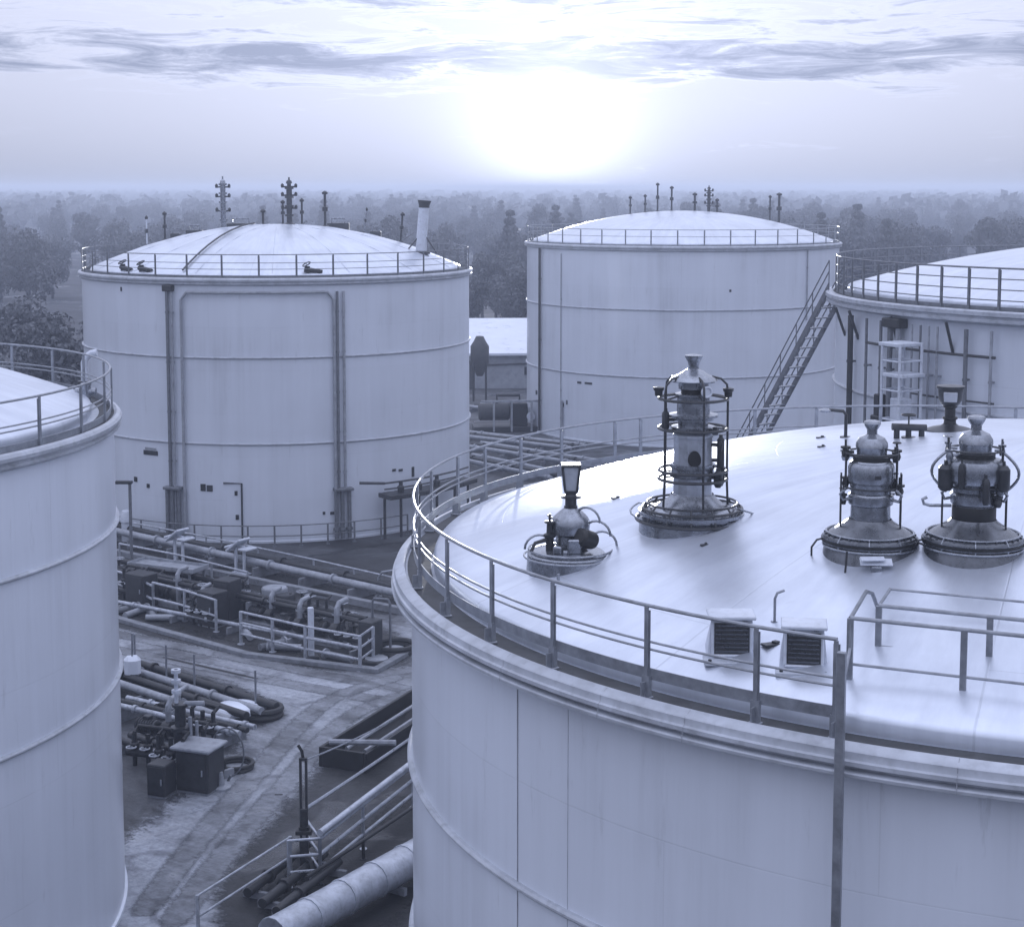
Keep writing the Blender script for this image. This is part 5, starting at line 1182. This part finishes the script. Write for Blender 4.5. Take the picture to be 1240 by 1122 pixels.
# ------------------------------------------------------------------ light
SUN_EL, SUN_AZ = radians(1.7), math.atan(48/2000)
sd = bpy.data.lights.new('sun', 'SUN'); sd.energy = 3.8; sd.angle = radians(.5); sd.color = (.95, .96, 1.0)
so = bpy.data.objects.new('sun', sd); C.objects.link(so)
sdir = Vector((sin(SUN_AZ)*cos(SUN_EL), cos(SUN_AZ)*cos(SUN_EL), sin(SUN_EL)))
so.rotation_euler = (-sdir).to_track_quat('-Z', 'Y').to_euler()
W = bpy.data.worlds.new('World'); S.world = W; W.use_nodes = True
t = NT(W.node_tree); bg = W.node_tree.nodes['Background']
sky = t.n('ShaderNodeTexSky'); sky.sky_type = 'NISHITA'; sky.sun_disc = False; sky.sun_elevation = SUN_EL; sky.sun_rotation = SUN_AZ
sky.dust_density = 3.0; sky.altitude = 50
bw = t.n('ShaderNodeRGBToBW'); t.l(sky.outputs[0], bw.inputs[0])
tc = t.n('ShaderNodeTexCoord'); sp = t.n('ShaderNodeSeparateXYZ'); t.l(tc.outputs['Generated'], sp.inputs[0])
az = t.math('ARCTAN2', sp.outputs[0], sp.outputs[1]); el = sp.outputs[2]
dt = t.n('ShaderNodeVectorMath', operation='DOT_PRODUCT'); t.l(tc.outputs['Generated'], dt.inputs[0]); dt.inputs[1].default_value = tuple(sdir)
ang = t.math('ARCCOSINE', t.math('MINIMUM', dt.outputs['Value'], .999999))
daz = t.math('MULTIPLY', t.math('SUBTRACT', az, SUN_AZ), .74); dele = t.math('MULTIPLY', t.math('SUBTRACT', el, sin(radians(1.45))), .80)
ang2 = t.math('SQRT', t.math('ADD', t.math('MULTIPLY', daz, daz), t.math('MULTIPLY', dele, dele)))
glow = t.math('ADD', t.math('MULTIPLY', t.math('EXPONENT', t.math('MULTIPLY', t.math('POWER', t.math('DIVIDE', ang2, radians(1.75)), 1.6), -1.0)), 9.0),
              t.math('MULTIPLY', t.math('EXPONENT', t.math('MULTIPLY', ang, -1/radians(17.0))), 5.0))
# streaked cloud deck: coordinates stretch along the horizon
cb = t.n('ShaderNodeCombineXYZ'); t.l(t.math('MULTIPLY_ADD', az, 8.5, 3.3), cb.inputs[0]); t.l(t.math('MULTIPLY', el, 66.0), cb.inputs[1])
n1 = t.n('ShaderNodeTexNoise'); n1.inputs['Scale'].default_value = 1.5; n1.inputs['Detail'].default_value = 11; n1.inputs['Roughness'].default_value = .68; n1.inputs['Distortion'].default_value = .7; t.l(cb.outputs[0], n1.inputs['Vector'])
band = t.ramp(el, [(.0, (.10,)*3), (.045, (.05,)*3), (.060, (.30,)*3), (.072, (.66,)*3), (.083, (.58,)*3), (.094, (.30,)*3), (.115, (.48,)*3), (.2, (.4,)*3)])
cl = t.ramp(t.math('ADD', n1.outputs[0], t.math('MULTIPLY', t.math('SUBTRACT', band, .5), .55)), [(.43, (0, 0, 0)), (.64, (1, 1, 1))])
thin = t.math('SUBTRACT', 1.0, t.math('MULTIPLY', t.math('EXPONENT', t.math('MULTIPLY', t.math('POWER', t.math('DIVIDE', ang, radians(4.5)), 2.0), -1.0)), .75))
cl = t.math('MULTIPLY', cl, thin)
edge = t.ramp(t.math('ADD', n1.outputs[0], t.math('MULTIPLY', t.math('SUBTRACT', band, .5), .55)), [(.38, (0, 0, 0)), (.46, (1, 1, 1)), (.52, (0, 0, 0))])
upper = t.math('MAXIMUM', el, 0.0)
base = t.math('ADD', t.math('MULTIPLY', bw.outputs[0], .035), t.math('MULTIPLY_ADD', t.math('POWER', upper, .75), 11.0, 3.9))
lum = t.math('MULTIPLY', base, t.math('SUBTRACT', 1.0, t.math('MULTIPLY', cl, .36)))
lum = t.math('ADD', lum, t.math('MULTIPLY', edge, t.math('MULTIPLY_ADD', t.math('EXPONENT', t.math('MULTIPLY', ang, -1/radians(6.0))), 4.2, .22)))
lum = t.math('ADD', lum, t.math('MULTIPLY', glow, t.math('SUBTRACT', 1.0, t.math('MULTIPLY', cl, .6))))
lum = t.math('MULTIPLY', lum, t.math('SUBTRACT', 1.0, t.math('MULTIPLY', t.math('EXPONENT', t.math('MULTIPLY', t.math('MAXIMUM', el, 0.0), -1/.026)), .24)))
mc = t.n('ShaderNodeVectorMath', operation='SCALE'); mc.inputs[0].default_value = (.745, .79, 1.0); t.l(lum, mc.inputs['Scale'])
blue = t.mixc(cl, (1, 1, 1, 1), (.90, .96, 1.07, 1)); mv = t.n('ShaderNodeVectorMath', operation='MULTIPLY'); t.l(mc.outputs[0], mv.inputs[0]); t.l(blue, mv.inputs[1])
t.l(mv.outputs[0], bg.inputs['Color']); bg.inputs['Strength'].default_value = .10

vs = S.view_settings; vs.view_transform = 'Standard'; vs.look = 'None'; vs.exposure = .36; vs.gamma = 1
S.cycles.use_denoising = True
S.cycles.max_bounces = 6; S.cycles.volume_bounces = 1
